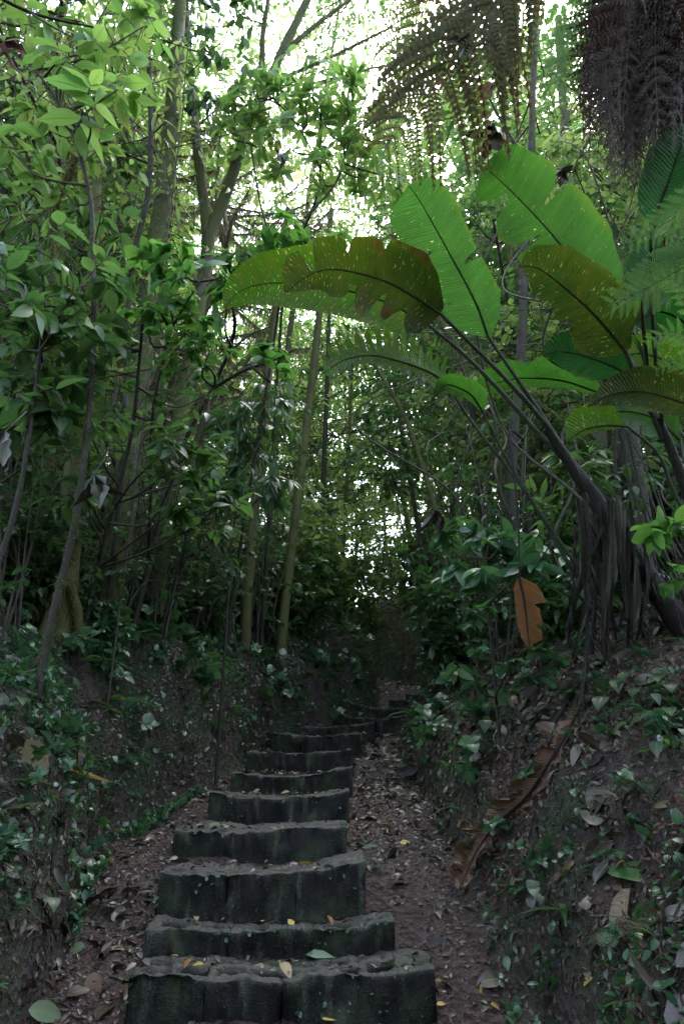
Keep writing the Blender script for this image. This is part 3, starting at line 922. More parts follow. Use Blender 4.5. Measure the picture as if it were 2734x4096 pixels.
def tree(name, label, cat, pts, Y, r0, r1, bark, clusters=(), leafmat=None, limbs=(), moss=0, group=None, Yt=None, flare=0., sides=9, tw='twig', rough=.12):
    c = trunk_curve(pts, Y, 44, Yt)
    root = empty(name, c[0], label, cat, group)
    off = c[0]
    mb = MB()
    r = np.linspace(r0, r1, len(c))
    if flare: r = r * (1 + flare * np.exp(-np.linspace(0, 1, len(c)) * 12))
    ring = mb.tube(c - off, r, sides, rough, seed=Y * 3.1)
    rings = [ring]
    lims = []
    for lp, ly, a, b in limbs:
        lc = spline(np.array([PY(x, y, ly if not isinstance(ly, (tuple, list)) else ly[i]) for i, (x, y) in enumerate(lp)]), 18)
        rings.append(mb.tube(lc - off, np.linspace(a, b, 18), 7, rough, seed=a * 100 + lp[0][0]))
        lims.append(lc)
    mb.build('trunk', M[bark], root)
    if moss:
        ms = MB()
        for i, rg in enumerate(rings):
            L = np.linalg.norm(np.diff(rg.mean(1), axis=0), axis=1).sum()
            fuzz(ms, rg, int(moss * min(L, 9)), .05, .004, .7)
        ms.build('moss', M['moss'], root)
    if clusters:
        ml, mw = MB(), MB()
        allc = np.concatenate([c] + lims)
        for cl in clusters:
            x, y, cy, R, n, leaf, mode, tpl, per = cl[:9]
            kw = cl[9] if len(cl) > 9 else {}
            q = PY(x, y, cy); Rm = R * PX(DY(y, cy))
            spray(ml, mw, q - off, Rm, n, leaf, mode, tpl, per, **kw)
            dist = np.linalg.norm(allc - q, axis=1) + np.maximum(0, allc[:, 2] - q[2] + .2) * 1.2
            b = allc[int(np.argmin(dist))]
            md = (b + q) / 2 + np.array([0, 0, -.08]) + rng.normal(size=3) * .06
            mw.tube(spline(np.array([b, md, q]), 8) - off, np.linspace(min(.016, r1), .006, 8), 5, cap=False)
        mw.build('branch', M[tw], root)
        ml.build('crown' if cat == 'tree' else 'foliage', M[leafmat], root)
    return root


def on_trunk(x, y):
    t1 = np.interp(y, [-100, 0, 120, 350, 600, 900, 1300], [418, 412, 405, 385, 352, 312, 262])
    t2 = np.interp(y, [200, 330, 490, 600, 740, 1000], [612, 560, 490, 474, 450, 405])
    return (abs(x - t1) < 62 and y < 1400) or (abs(x - t2) < 45 and 200 < y < 900)


def grid_clusters(x0, x1, y0, y1, nx, ny, Yr, R, n, leaf, mode='alt', tpl=T_MID, per=7, **kw):
    out = []
    for i in range(nx):
        for j in range(ny):
            x = x0 + (x1 - x0) * (i + rng.uniform(.1, .9)) / nx; y = y0 + (y1 - y0) * (j + rng.uniform(.1, .9)) / ny
            if on_trunk(x, y) and Yr[0] < 6.9: continue
            out.append((x, y, rng.uniform(*Yr), R * rng.uniform(.75, 1.25), n, leaf, mode, tpl, per, kw))
    return out


# tall mossy tree beside the stairs
tree('mossy_tree', 'tallest straight tree on the bank, grey patched trunk bearded with moss', 'tree',
     [(238, 1470), (280, 1200), (312, 900), (352, 600), (385, 350), (405, 120), (418, -100), (440, -500)], 7.0, .13, .075, 'bark_moss',
     grid_clusters(150, 900, -900, -250, 5, 3, (5, 9), 240, 14, .17, 'alt', T_MID, 9) + grid_clusters(250, 480, 60, 420, 2, 3, (6.6, 7.6), 90, 6, .2, 'alt', T_NEAR, 6),
     'leaf_mid', moss=1700, flare=.45, sides=12)
# buttressed dark tree at the edge
tree('dark_tree', 'thick dark buttressed trunk low on the bank, thinning upward behind leaves', 'tree',
     [(118, 1500), (150, 1300), (172, 1050), (190, 850), (215, 620), (222, 420), (230, 200)], 6.0, .115, .035, 'bark_furry',
     grid_clusters(20, 260, 480, 900, 2, 4, (5.2, 6.2), 90, 7, .2, 'alt', T_NEAR, 6), 'leaf_mid', moss=900, flare=.6, sides=12,
     limbs=[([(150, 1310), (112, 1430), (70, 1600)], (5.9, 5.8, 5.8), .05, .08), ([(158, 1330), (180, 1440), (190, 1640)], (5.9, 6.0, 6.3), .04, .06)])
# forked tree
tree('forked_tree', 'grey lichen-spotted tree that forks in two against the white sky', 'tree',
     [(345, 1420), (380, 1200), (415, 950), (450, 740), (475, 590), (484, 530), (520, 440), (570, 290), (612, 205), (645, 120), (690, 30), (760, -120)], 7.6, .12, .055, 'bark_moss',
     grid_clusters(560, 1000, -120, 150, 5, 3, (8.5, 11), 110, 9, .13, 'alt', T_MID, 7) + grid_clusters(300, 560, -200, 60, 3, 2, (7.2, 9), 110, 9, .14, 'alt', T_MID, 7),
     'leaf_mid', moss=800, sides=11,
     limbs=[([(476, 570), (470, 480), (452, 330), (440, 220), (430, 100), (425, -60)], 7.6, .085, .05),
            ([(592, 240), (600, 150), (605, 60), (625, -60)], 7.7, .06, .03), ([(600, 225), (660, 175), (760, 130), (900, 60)], (7.6, 7.9, 8.3, 8.8), .04, .018),
            ([(640, 130), (720, 60), (800, 0), (880, -60)], (7.6, 8, 8.4, 9), .045, .02), ([(615, 200), (720, 190), (840, 160), (930, 140)], (7.6, 8, 8.4, 9), .028, .012)])
tree('slender_tree', 'thin black stem rising beside the tall mossy trunk', 'tree',
     [(240, 1460), (270, 1200), (285, 1000), (292, 760), (300, 620), (328, 500), (342, 420), (346, 300), (343, 190), (336, 60), (330, -150)], 6.6, .035, .028, 'bark_dark',
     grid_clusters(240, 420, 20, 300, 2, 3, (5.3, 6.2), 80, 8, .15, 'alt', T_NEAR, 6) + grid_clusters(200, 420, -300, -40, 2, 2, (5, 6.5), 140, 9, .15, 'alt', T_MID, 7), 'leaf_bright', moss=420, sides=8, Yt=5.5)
# leaning bright sapling at the top corner
tree('leaning_sapling', 'leaning dark stem with large bright toothed leaves at the upper edge', 'tree',
     [(110, 1460), (180, 1150), (214, 800), (212, 587), (208, 461), (174, 328), (133, 236), (60, 140), (-20, 95)], 4.6, .03, .014, 'bark_dark',
     [(150, 140, 4.4, 85, 5, .25, 'alt', T_NEAR, 5), (235, 110, 4.5, 80, 5, .25, 'alt', T_NEAR, 5), (270, 205, 4.4, 70, 4, .25, 'alt', T_NEAR, 5), (195, 245, 4.2, 45, 3, .32, 'alt', T_NEAR, 4),
      (90, 260, 4.5, 80, 5, .23, 'alt', T_NEAR, 5), (60, 60, 4.5, 90, 6, .23, 'alt', T_NEAR, 5), (30, 350, 4.4, 80, 5, .23, 'alt', T_NEAR, 5), (330, 60, 4.7, 80, 5, .23, 'alt', T_NEAR, 5), (230, 340, 4.7, 70, 5, .2, 'alt', T_NEAR, 5), (130, 420, 4.6, 80, 6, .2, 'alt', T_NEAR, 5)],
     'leaf_bright', moss=350, sides=7)
# mossy trunks in the middle distance
tree('mossy_tree', 'thin furry moss-coated trunk, nearer the bank of a pair above the stairs', 'tree', [(560, 1500), (575, 1250), (600, 1000), (618, 820), (636, 680), (660, 480)], 9.6, .085, .06, 'bark_furry',
     grid_clusters(560, 800, 420, 700, 3, 2, (9, 11.5), 110, 9, .13, 'alt', T_MID, 7), 'leaf_far', moss=500)
tree('mossy_tree', 'thin furry moss-coated trunk, nearer the trail of a pair above the stairs', 'tree', [(645, 1480), (660, 1330), (690, 1080), (718, 850), (735, 690), (760, 480)], 10.4, .085, .055, 'bark_furry',
     grid_clusters(640, 900, 380, 680, 3, 2, (10, 12.5), 110, 9, .13, 'alt', T_MID, 7), 'leaf_far', moss=420)
tree('slender_tree', 'straight dark pole of a tree far behind the moss-coated pair', 'tree', [(728, 1440), (738, 1200), (745, 1000), (752, 800), (756, 640)], 14.5, .07, .045, 'bark_dark',
     grid_clusters(680, 840, 560, 860, 2, 2, (14, 16), 90, 9, .15, 'alt', T_MID, 7), 'leaf_far')
tree('slender_tree', 'thin dark trunk beside the bare upper trail', 'tree', [(990, 1400), (962, 1230), (940, 1100), (915, 950)], 12.5, .06, .04, 'bark_dark',
     grid_clusters(840, 1000, 920, 1150, 2, 2, (12, 13.5), 80, 9, .15, 'alt', T_MID, 7), 'leaf_mid')
tree('mossy_tree', 'leaning mossy stem with a crook above the bare upper trail', 'tree', [(1040, 1400), (1005, 1200), (965, 1060), (930, 960), (890, 890), (850, 820)], 10.8, .06, .035, 'bark_furry',
     grid_clusters(800, 960, 760, 900, 2, 2, (10.5, 12), 80, 8, .13, 'alt', T_MID, 7), 'leaf_dark', moss=300)
# trees behind the banana plants
tree('grey_tree', 'smooth grey slender trunk rising above the big upright leaves', 'tree', [(1196, 1400), (1172, 1100), (1196, 800), (1206, 480), (1217, 380), (1221, 220), (1230, 60), (1236, -100)], 7.4, .068, .045, 'bark_dark',
     grid_clusters(1050, 1330, 60, 420, 3, 4, (7.2, 9.5), 110, 9, .15, 'alt', T_MID, 7) + grid_clusters(1000, 1350, -350, -60, 3, 2, (7, 10), 170, 10, .16, 'alt', T_MID, 7), 'leaf_bright', moss=60,
     limbs=[([(1214, 400), (1180, 330), (1140, 260), (1110, 200)], (7.4, 7.3, 7.2, 7.1), .03, .015)])
tree('mossy_tree', 'mottled trunk half hidden by the topmost torn banana leaf', 'tree', [(1400, 1350), (1365, 900), (1345, 650), (1322, 470), (1305, 330), (1291, 230), (1280, 40)], 9.0, .12, .075, 'bark_moss',
     grid_clusters(1240, 1480, 300, 640, 3, 3, (9, 11), 100, 9, .18, 'alt', T_MID, 7), 'leaf_far', moss=250)
tree('dark_tree', 'stout dark trunk wrapped in thin roots behind the banana stems', 'tree', [(1482, 1380), (1460, 1200), (1440, 1000), (1425, 900), (1400, 700)], 5.9, .13, .10, 'bark_dark',
     grid_clusters(1350, 1560, 500, 860, 2, 3, (5.8, 7), 110, 7, .15, 'alt', T_NEAR, 6), 'leaf_dark', moss=200)
tree('slender_tree', 'thin leaning trunk crossing behind the banana leaf stalks', 'tree', [(1190, 1350), (1170, 1180), (1122, 1000), (1085, 900), (1050, 800), (1012, 740), (990, 600)], 11, .085, .05, 'bark_moss',
     grid_clusters(900, 1120, 520, 760, 3, 2, (11, 13), 90, 9, .14, 'alt', T_MID, 7), 'leaf_dark', moss=160)
tree('slender_tree', 'dark trunk seen through the gap under the browned banana leaf', 'tree', [(1110, 1250), (1090, 1000), (1072, 880), (1055, 790), (1040, 740), (1020, 600)], 13.5, .09, .06, 'bark_dark',
     grid_clusters(940, 1120, 480, 700, 2, 2, (13, 15), 90, 9, .15, 'alt', T_MID, 7), 'leaf_far')
tree('tufted_tree', 'airy tree of bright leaf rosettes in front of the sky gap', 'tree', [(600, 1450), (620, 1150), (640, 800), (660, 620), (720, 470), (735, 380), (735, 260)], 10.2, .035, .016, 'bark_dark',
     [(700, 240, 6.8, 70, 11, .25, 'whorl', T_LANCE, 8), (620, 205, 6.9, 70, 11, .25, 'whorl', T_LANCE, 8), (760, 215, 6.8, 70, 11, .25, 'whorl', T_LANCE, 8), (560, 235, 7, 60, 10, .25, 'whorl', T_LANCE, 8),
      (800, 320, 6.9, 70, 11, .24, 'whorl', T_LANCE, 8), (650, 330, 6.9, 65, 10, .24, 'whorl', T_LANCE, 7), (850, 250, 7, 75, 13, .24, 'whorl', T_LANCE, 8), (710, 165, 7, 55, 6, .24, 'whorl', T_LANCE, 8), (590, 300, 7, 60, 10, .24, 'whorl', T_LANCE, 8),
      (900, 320, 7.2, 75, 13, .24, 'whorl', T_LANCE, 7), (740, 400, 7, 55, 8, .22, 'whorl', T_LANCE, 7), (830, 400, 7.2, 70, 11, .22, 'whorl', T_LANCE, 7), (530, 300, 7.2, 50, 8, .22, 'whorl', T_LANCE, 7), (500, 240, 7.2, 60, 10, .22, 'whorl', T_LANCE, 7), (940, 420, 7.5, 70, 10, .22, 'whorl', T_LANCE, 7)],
     'leaf_bright', sides=7, Yt=6.9, limbs=[([(655, 640), (600, 480), (575, 330)], 7, .018, .01), ([(700, 500), (770, 420), (800, 330), (850, 250)], (7, 7, 7, 7.1), .018, .008), ([(735, 390), (690, 300), (620, 215)], 6.95, .014, .008)])
tree('airy_tree', 'pale loose-crowned tree filling the sky gap behind the leaf rosettes', 'tree', [(610, 1400), (625, 1100), (660, 800), (700, 500), (740, 250), (780, 0)], 14.5, .09, .04, 'bark_moss',
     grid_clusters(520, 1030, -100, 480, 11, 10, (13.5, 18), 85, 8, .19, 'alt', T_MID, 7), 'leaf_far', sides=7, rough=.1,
     limbs=[([(690, 560), (640, 420), (600, 260), (570, 100)], (14.5, 14.5, 15, 15), .04, .015), ([(700, 500), (790, 380), (870, 220), (940, 60)], (14.5, 14.5, 15, 15.5), .04, .015), ([(735, 270), (830, 160), (900, 90), (960, 20)], (14.5, 14.5, 15, 15.5), .03, .01)])
tree('airy_tree', 'bright fine-leaved tree seen under the browned arching leaf', 'tree', [(780, 1400), (790, 1200), (800, 1000), (810, 800)], 15.5, .06, .03, 'bark_furry',
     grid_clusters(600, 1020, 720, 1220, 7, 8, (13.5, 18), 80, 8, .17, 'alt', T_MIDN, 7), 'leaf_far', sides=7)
# climber on the tall tree
tree('climbing_vine', 'dark hanging vine of drooping oval leaves against the tall trunk', 'vine', [(410, 330), (420, 220), (432, 100), (440, 0), (445, -100)], 6.0, .010, .008, 'twig',
     [(460, 40, 5.9, 65, 6, .15, 'alt', T_OVAL, 5, dict(droop=.9)), (480, 120, 5.9, 60, 5, .14, 'alt', T_OVAL, 5, dict(droop=.9)), (520, 90, 6, 60, 5, .14, 'alt', T_OVAL, 5, dict(droop=.9)), (440, 210, 5.9, 50, 5, .13, 'alt', T_OVAL, 5, dict(droop=.9)), (470, 220, 6, 45, 4, .13, 'alt', T_OVAL, 5, dict(droop=.9)), (560, 20, 6, 60, 5, .15, 'alt', T_OVAL, 5, dict(droop=.6))],
     'leaf_dark', sides=6)

# shrubs that fill the bank on the near side
tree('round_leaf_shrub', 'shrub of broad rounded glowing leaves in tiers before the forked trunk', 'shrub', [(290, 1450), (400, 1080), (490, 885), (530, 790), (536, 720), (500, 640)], 7.0, .036, .014, 'bark_dark',
     [(345, 615, 4.7, 60, 6, .16, 'whorl', T_OVAL, 5), (400, 600, 4.7, 55, 6, .16, 'whorl', T_OVAL, 5), (460, 645, 4.6, 55, 6, .17, 'whorl', T_OVAL, 5), (520, 690, 4.6, 55, 6, .17, 'whorl', T_OVAL, 5), (385, 690, 4.7, 60, 6, .15, 'whorl', T_OVAL, 5),
      (450, 740, 4.8, 60, 6, .13, 'alt', T_OVAL, 6), (340, 720, 4.8, 60, 6, .14, 'alt', T_OVAL, 6), (640, 800, 5, 45, 4, .14, 'alt', T_OVAL, 5), (600, 850, 5, 45, 4, .14, 'alt', T_OVAL, 5), (430, 800, 4.8, 70, 8, .09, 'alt', T_OVAL, 8), (480, 810, 4.8, 60, 7, .09, 'alt', T_OVAL, 8)],
     'leaf_round', sides=8, moss=160, Yt=4.7, limbs=[([(490, 890), (560, 850), (620, 830), (680, 800)], (5.2, 5.1, 5.1, 5.1), .018, .008), ([(340, 1280), (345, 1150), (350, 950), (390, 760)], (6.6, 6, 5.4, 4.9), .02, .012), ([(535, 800), (570, 770), (620, 750)], 5.1, .012, .006)])
tree('round_leaf_shrub', 'shrub of broad oval leaves peeping over the browned banana leaf', 'shrub', [(520, 1450), (560, 1200), (610, 900), (640, 700), (655, 600)], 8.6, .024, .012, 'bark_dark',
     [(540, 590, 6, 50, 6, .19, 'whorl', T_OVAL, 5), (600, 565, 6, 50, 6, .2, 'whorl', T_OVAL, 5), (655, 550, 6, 50, 6, .2, 'whorl', T_OVAL, 5), (730, 555, 6, 50, 6, .2, 'whorl', T_OVAL, 5), (790, 570, 6, 45, 5, .2, 'whorl', T_OVAL, 5), (560, 640, 6.1, 50, 5, .17, 'whorl', T_OVAL, 5)],
     'leaf_round', sides=7, Yt=6, limbs=[([(655, 700), (600, 640), (545, 600)], 6.2, .012, .007), ([(655, 640), (720, 600), (780, 580)], 6.2, .012, .007)])
tree('broadleaf_shrub', 'dense dark shrub of long pointed leaves over the dark trunk, mid bank', 'shrub', [(190, 1450), (250, 1200), (300, 1000), (320, 820), (330, 700)], 6.2, .03, .014, 'bark_dark',
     grid_clusters(150, 500, 740, 1200, 5, 6, (4.8, 6.0), 75, 6, .15, 'alt', T_NEAR, 7), 'leaf_mid', sides=7, Yt=4.8)
tree('broadleaf_shrub', 'mid green shrub of pointed leaves at the edge of the view below the leaning sapling', 'shrub', [(-20, 1350), (40, 1150), (80, 900), (100, 700), (90, 560)], 4.4, .025, .012, 'bark_dark',
     grid_clusters(-40, 210, 560, 1000, 3, 5, (4.1, 4.8), 95, 6, .22, 'alt', T_NEAR, 6), 'leaf_mid', sides=7)
tree('broadleaf_shrub', 'drooping shrub with slim shiny leaves above the bend of the stairs', 'shrub', [(520, 1420), (530, 1250), (560, 1100), (600, 1000)], 7.4, .02, .01, 'bark_dark',
     grid_clusters(480, 640, 900, 1150, 3, 3, (7, 8), 70, 8, .24, 'alt', T_NARROW, 7, droop=.7), 'leaf_dark', sides=7)
tree('broadleaf_shrub', 'bushy thicket of small pointed leaves low behind the litter bank', 'shrub', [(360, 1460), (400, 1350), (440, 1200), (470, 1100)], 7.4, .02, .01, 'bark_dark',
     grid_clusters(360, 540, 1080, 1330, 3, 3, (6.2, 7.2), 70, 6, .13, 'alt', T_NEAR, 6), 'leaf_dark', sides=7)
tree('broadleaf_shrub', 'shrub with silvery bluish leaf sheen on the bank below the banana stalks', 'shrub', [(1130, 1520), (1120, 1420), (1110, 1320), (1120, 1250)], 5.6, .016, .008, 'bark_dark',
     grid_clusters(1010, 1300, 1220, 1330, 5, 2, (5.2, 6), 65, 5, .19, 'alt', T_NEAR, 6) + grid_clusters(1040, 1260, 1380, 1560, 3, 2, (5, 5.8), 55, 4, .13, 'alt', T_NEAR, 5), 'herb', sides=6)
tree('broadleaf_shrub', 'bright leafed shrub at the edge of the view beside the leaning banana stem', 'shrub', [(1600, 1400), (1580, 1300), (1550, 1240)], 3.9, .014, .007, 'stem_green',
     [(1500, 1225, 3.8, 55, 4, .14, 'alt', T_OVAL, 4), (1550, 1210, 3.8, 60, 4, .14, 'alt', T_OVAL, 5), (1530, 1330, 3.8, 50, 4, .09, 'alt', T_OVAL, 5)], 'leaf_round', sides=6)
tree('broadleaf_shrub', 'dark glossy shrub hanging beneath the torn arching banana leaf', 'shrub', [(960, 1420), (930, 1250), (900, 1100), (890, 1000)], 11.2, .02, .012, 'bark_dark',
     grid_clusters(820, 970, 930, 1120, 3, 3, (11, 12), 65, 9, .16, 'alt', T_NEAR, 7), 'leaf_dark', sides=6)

# mossy dead limb hanging among the leaves
mb = MB(); ms = MB()
c = spline(np.array([PY(*q, 4.9) for q in ((152, 685), (128, 600), (120, 540), (130, 460), (160, 395), (178, 340), (205, 295))]), 30)
rt_ = empty('mossy_branch', c[0], 'crooked dead branch bearded with pale hanging moss beside the leaning sapling', 'branch')
rg = mb.tube(c - c[0], np.linspace(.02, .032, 30), 8, .2); mb.build('limb', M['bark_furry'], rt_)
fuzz(ms, rg, 3000, .075, .004, 1.1, False); ms.build('moss', M['moss'], rt_)


# ------------------------------------------------------------------ background prototypes and their copies
def proto_tree(seed, H, R, leafmat, bark, nl, leaf, r0, low=.3, tpl=T_MID):
    g = np.random.default_rng(seed)
    root = empty('understory_tree', (0, 0, 0), 'x', 'tree')
    c = spline(np.array([[0, 0, -.3], [g.normal() * .15, g.normal() * .15, H * .3], [g.normal() * .4, g.normal() * .4, H * .65], [g.normal() * .7, g.normal() * .7, H]]), 24)
    mt, mw, ml = MB(), MB(), MB()
    mt.tube(c, np.linspace(r0, r0 * .3, 24), 8, .12, seed)
    for k in range(nl):
        f = low + (1 - low) * (k + g.random()) / nl
        b = c[int(f * 23)]
        a = g.uniform(0, 6.28); rr = R * g.uniform(.25, 1) * (1 - .35 * abs(f - .6))
        q = b + np.array([math.cos(a) * rr, math.sin(a) * rr, g.uniform(.1, .7)])
        mw.tube(spline(np.array([b, (b + q) / 2 + np.array([0, 0, -.1]), q]), 6), np.linspace(r0 * .28, .008, 6), 5, cap=False)
        spray(ml, mw, q, R * .5, 13, leaf, 'alt', tpl, 8, g=g)
    mt.build('trunk', M[bark], root); mw.build('branch', M['twig'], root); ml.build('crown', M[leafmat], root)
    return root


def proto_shrub(seed, H, R, leafmat, n, leaf, tpl=T_MID, per=7, name='understory_shrub', stems=4, low=.25):
    g = np.random.default_rng(seed)
    root = empty(name, (0, 0, 0), 'x', 'shrub')
    mw, ml = MB(), MB()
    for s in range(stems):
        a = g.uniform(0, 6.28); e = np.array([math.cos(a) * R * g.uniform(.2, .9), math.sin(a) * R * g.uniform(.2, .9), H * g.uniform(.6, 1)])
        c = spline(np.array([[g.normal() * .05, g.normal() * .05, -.15], e * np.array([.25, .25, .5]) + g.normal(size=3) * .1, e]), 14)
        mw.tube(c, np.linspace(.014, .005, 14), 5, cap=False)
        for k in range(max(1, n // stems)):
            q = c[int(14 * (low + (1 - low) * g.random()) * .99)] + g.normal(size=3) * R * .15
            spray(ml, mw, q, R * .42, 5, leaf, 'alt', tpl, per, g=g)
    mw.build('stem', M['twig'], root); ml.build('foliage', M[leafmat], root)
    return root


def proto_thicket(seed, H, n):
    """a few bare, bowed stems with sparse leaves"""
    g = np.random.default_rng(seed)
    root = empty('tangled_sapling', (0, 0, 0), 'x', 'sapling')
    mw, ml = MB(), MB()
    for s in range(n):
        a = g.uniform(0, 6.28); hh = H * g.uniform(.5, 1.1); ln = g.uniform(.1, .9)
        c = spline(np.array([[g.normal() * .1, g.normal() * .1, -.1], [math.cos(a) * ln * .3, math.sin(a) * ln * .3, hh * .4], [math.cos(a + .5) * ln * .6, math.sin(a + .5) * ln * .6, hh * .75], [math.cos(a + .9) * ln * 1.2, math.sin(a + .9) * ln * 1.2, hh * g.uniform(.8, 1)]]), 16)
        mw.tube(c, np.linspace(g.uniform(.007, .016), .004, 16), 5, .1, cap=False)
        for k in range(5):
            b = c[g.integers(4, 16)]; e = b + norm(g.normal(size=3) * np.array([1, 1, .6])) * g.uniform(.2, .6)
            add_twigs(mw, b[None], ((b + e) / 2 + np.array([0, 0, .04]))[None], e[None], np.array([.004]))
            if g.random() < .7: spray(ml, mw, e, .18, 2, .1, 'alt', T_MID, 5, g=g)
    mw.build('stem', M['twig'], root); ml.build('foliage', M['leaf_dark'], root)
    return root


PT = [proto_tree(201, 8.5, 1.8, 'leaf_mid', 'bark_dark', 24, .21, .075, .25), proto_tree(202, 13, 2.2, 'leaf_far', 'bark_moss', 30, .2, .10, .25, T_MIDN), proto_tree(203, 7, 1.6, 'leaf_far', 'bark_dark', 22, .15, .055, .25, T_MIDO),
      proto_tree(204, 14, 2.3, 'leaf_mid', 'bark_furry', 32, .19, .10, .3, T_MIDO), proto_tree(205, 10, 1.7, 'leaf_bright', 'bark_moss', 24, .22, .07, .25)]
def proto_mossy(seed, H, r0):
    g = np.random.default_rng(seed)
    root = empty('mossy_tree', (0, 0, 0), 'x', 'tree')
    c = spline(np.array([[0, 0, -.3], [g.normal() * .2, g.normal() * .2, H * .3], [g.normal() * .5, g.normal() * .5, H * .65], [g.normal() * .8, g.normal() * .8, H]]), 24)
    mt, ms, ml, mw = MB(), MB(), MB(), MB()
    fuzz(ms, mt.tube(c, np.linspace(r0, r0 * .4, 24), 8, .15, seed), 700, .10, .006, 1.)
    for k in range(26):
        b = c[int((.3 + .7 * g.random()) * 23)]; a = g.uniform(0, 6.28); L = g.uniform(.8, 2.2)
        q = b + np.array([math.cos(a) * L, math.sin(a) * L, g.uniform(-.2, 1.)])
        bc = spline(np.array([b, (b + q) / 2 + g.normal(size=3) * .15, q]), 10)
        rg = mw.tube(bc, np.linspace(r0 * .3, .008, 10), 5, cap=False)
        fuzz(ms, rg, 420, .22, .008, 3., False)
        spray(ml, mw, q, .7, 4, .16, 'alt', T_MID, 6, g=g)
    mt.build('trunk', M['bark_furry'], root); mw.build('branch', M['twig'], root); ms.build('hanging_moss', M['beard'], root); ml.build('crown', M['leaf_far'], root)
    return root


PM = [proto_mossy(251, 9, .09), proto_mossy(252, 12, .11)]
PS = [proto_shrub(301, 1.7, .8, 'leaf_dark', 28, .16), proto_shrub(302, 2.4, 1.0, 'leaf_mid', 36, .17, T_MIDO), proto_shrub(303, 1.2, .7, 'herb', 22, .17), proto_shrub(304, 2.8, .9, 'leaf_far', 34, .17),
      proto_shrub(305, 2.0, .9, 'leaf_mid', 26, .22, T_NARROW), proto_shrub(306, 3.2, 1.1, 'leaf_far', 38, .16, T_MIDN)]
PK = [proto_thicket(401 + i, h, n) for i, (h, n) in enumerate(((2.6, 7), (3.2, 6), (2.0, 8), (3.6, 5)))]
used = set()


def place(protos, i, x, y, rz, sc, label, group):
    pr = protos[i]
    z = th(x, y) - .03
    if pr.name not in used:
        used.add(pr.name)
        pr.location = (x, y, z); pr.rotation_euler = (0, 0, rz); pr.scale = (sc,) * 3; pr['label'] = label; pr['group'] = group
        return pr
    return copy_thing(pr, (x, y, z), rz, sc, label, group)


def side_of(x, y):
    if x < np.interp(y, LY, LX): return 'L'
    if x > np.interp(y, RY, RX): return 'R'
    return 'M'


def poisson(n, f, dmin, tries=6000, seed=1):
    g = np.random.default_rng(seed); out = []
    for _ in range(tries):
        p = f(g)
        if p is None: continue
        if all((p[0] - q[0]) ** 2 + (p[1] - q[1]) ** 2 > (dmin * (.5 + p[1] / 14)) ** 2 for q in out):
            out.append(p)
            if len(out) >= n: break
    return out


def region(y0, y1, near=1.2, spread=.62, pad=2.):
    def f(g):
        y = y0 + (y1 - y0) * g.random() ** .8; x = g.uniform(-spread * y - pad, spread * y + pad)
        if -near + np.interp(y, LY, LX) < x < np.interp(y, RY, RX) + near and y < 17: return None
        return (x, y)
    return f


def skygap(x, y):
    """keep tall trees off the trail itself"""
    return (y < 9.5 and -.55 < x / y < -.1) or (-.16 < x / y < .10 and 5 < y < 19) or (-.27 < x / y < .12 and 8 < y < 17)


def view_xy(p):
    q = np.asarray(p, float) - CAM
    d = q[1] * CP + q[2] * SP
    return (341.5 + 683 * q[0] / d) / K, (512 - 683 * (q[2] * CP - q[1] * SP) / d) / K


def open_sky(p):
    x, y = view_xy(p)
    return ((x - 575) / 65) ** 2 + ((y - 520) / 85) ** 2 < 1 or ((x - 840) / 40) ** 2 + ((y - 110) / 35) ** 2 < 1 or ((x - 700) / 50) ** 2 + ((y - 740) / 40) ** 2 < 1


PT_L = ['bushy dark-barked young tree among the dim undergrowth', 'tall moss-patched tree of pale leaves in the background', 'small pale-leaved tree in the far undergrowth', 'tall furry mossed tree behind the undergrowth', 'bright-leaved mid-height tree lit from behind']
PS_L = ['low dark shrub of small pointed leaves in the undergrowth', 'chest-high green shrub in the undergrowth', 'low herbaceous shrub with bluish sheen in the undergrowth', 'light yellow-green shrub in the undergrowth', 'shrub of slim drooping leaves in the undergrowth', 'tall loose light green shrub in the undergrowth']
PK_L = ['tangle of seven thin bowed stems with sparse leaves', 'loose clump of thin tall bare stems', 'low tangle of many thin bowed stems', 'sparse group of tall whip-thin stems']
for x, y in poisson(92, region(6.5, 32, 1.8), .9, seed=5):
    i = int(rng.integers(0, 5))
    if skygap(x, y): continue
    if -.27 < x / y < .14:
        if y < 22.5: continue
        i = 4
    if y < 10 and abs(x) < 3 and i in (1, 3): i = 2
    place(PT, i, x, y, rng.uniform(0, 6.28), rng.uniform(.8, 1.15) * (1 + .55 * min(1, max(0, (y - 11) / 8))), PT_L[i], PT_L[i] + ' group')
for x, y in poisson(190, region(6.0, 26, .55), .5, seed=6):
    i = int(rng.integers(0, 6))
    if y < 8 and i in (3, 5): i = 0
    if y < 8.5 and -.4 < x / y < -.2: i = 2
    place(PS, i, x, y, rng.uniform(0, 6.28), rng.uniform(.75, 1.25), PS_L[i], PS_L[i] + ' group')
for x, y in poisson(62, region(4.8, 15, .5), .5, seed=7):
    i = int(rng.integers(0, 4))
    place(PK, i, x, y, rng.uniform(0, 6.28), rng.uniform(.8, 1.2), PK_L[i], PK_L[i] + ' group')
for x, y in poisson(52, lambda g: (np.interp(yy := g.uniform(5.5, 18), LY, LX) - g.uniform(.55, 3.2), yy), .36, seed=8):
    i = int(rng.choice([0, 0, 2, 4])) if not (y < 8.5 and -.4 < x / y < -.2) else 2
    place(PS, i, x, y, rng.uniform(0, 6.28), rng.uniform(.5, .85), PS_L[i], PS_L[i] + ' group')
for x, y in poisson(26, lambda g: (np.interp(yy := g.uniform(5.2, 12), LY, LX) - g.uniform(.5, 2.6), yy), .33, seed=9):
    i = int(rng.integers(0, 4)); place(PK, i, x, y, rng.uniform(0, 6.28), rng.uniform(.7, 1.1), PK_L[i], PK_L[i] + ' group')
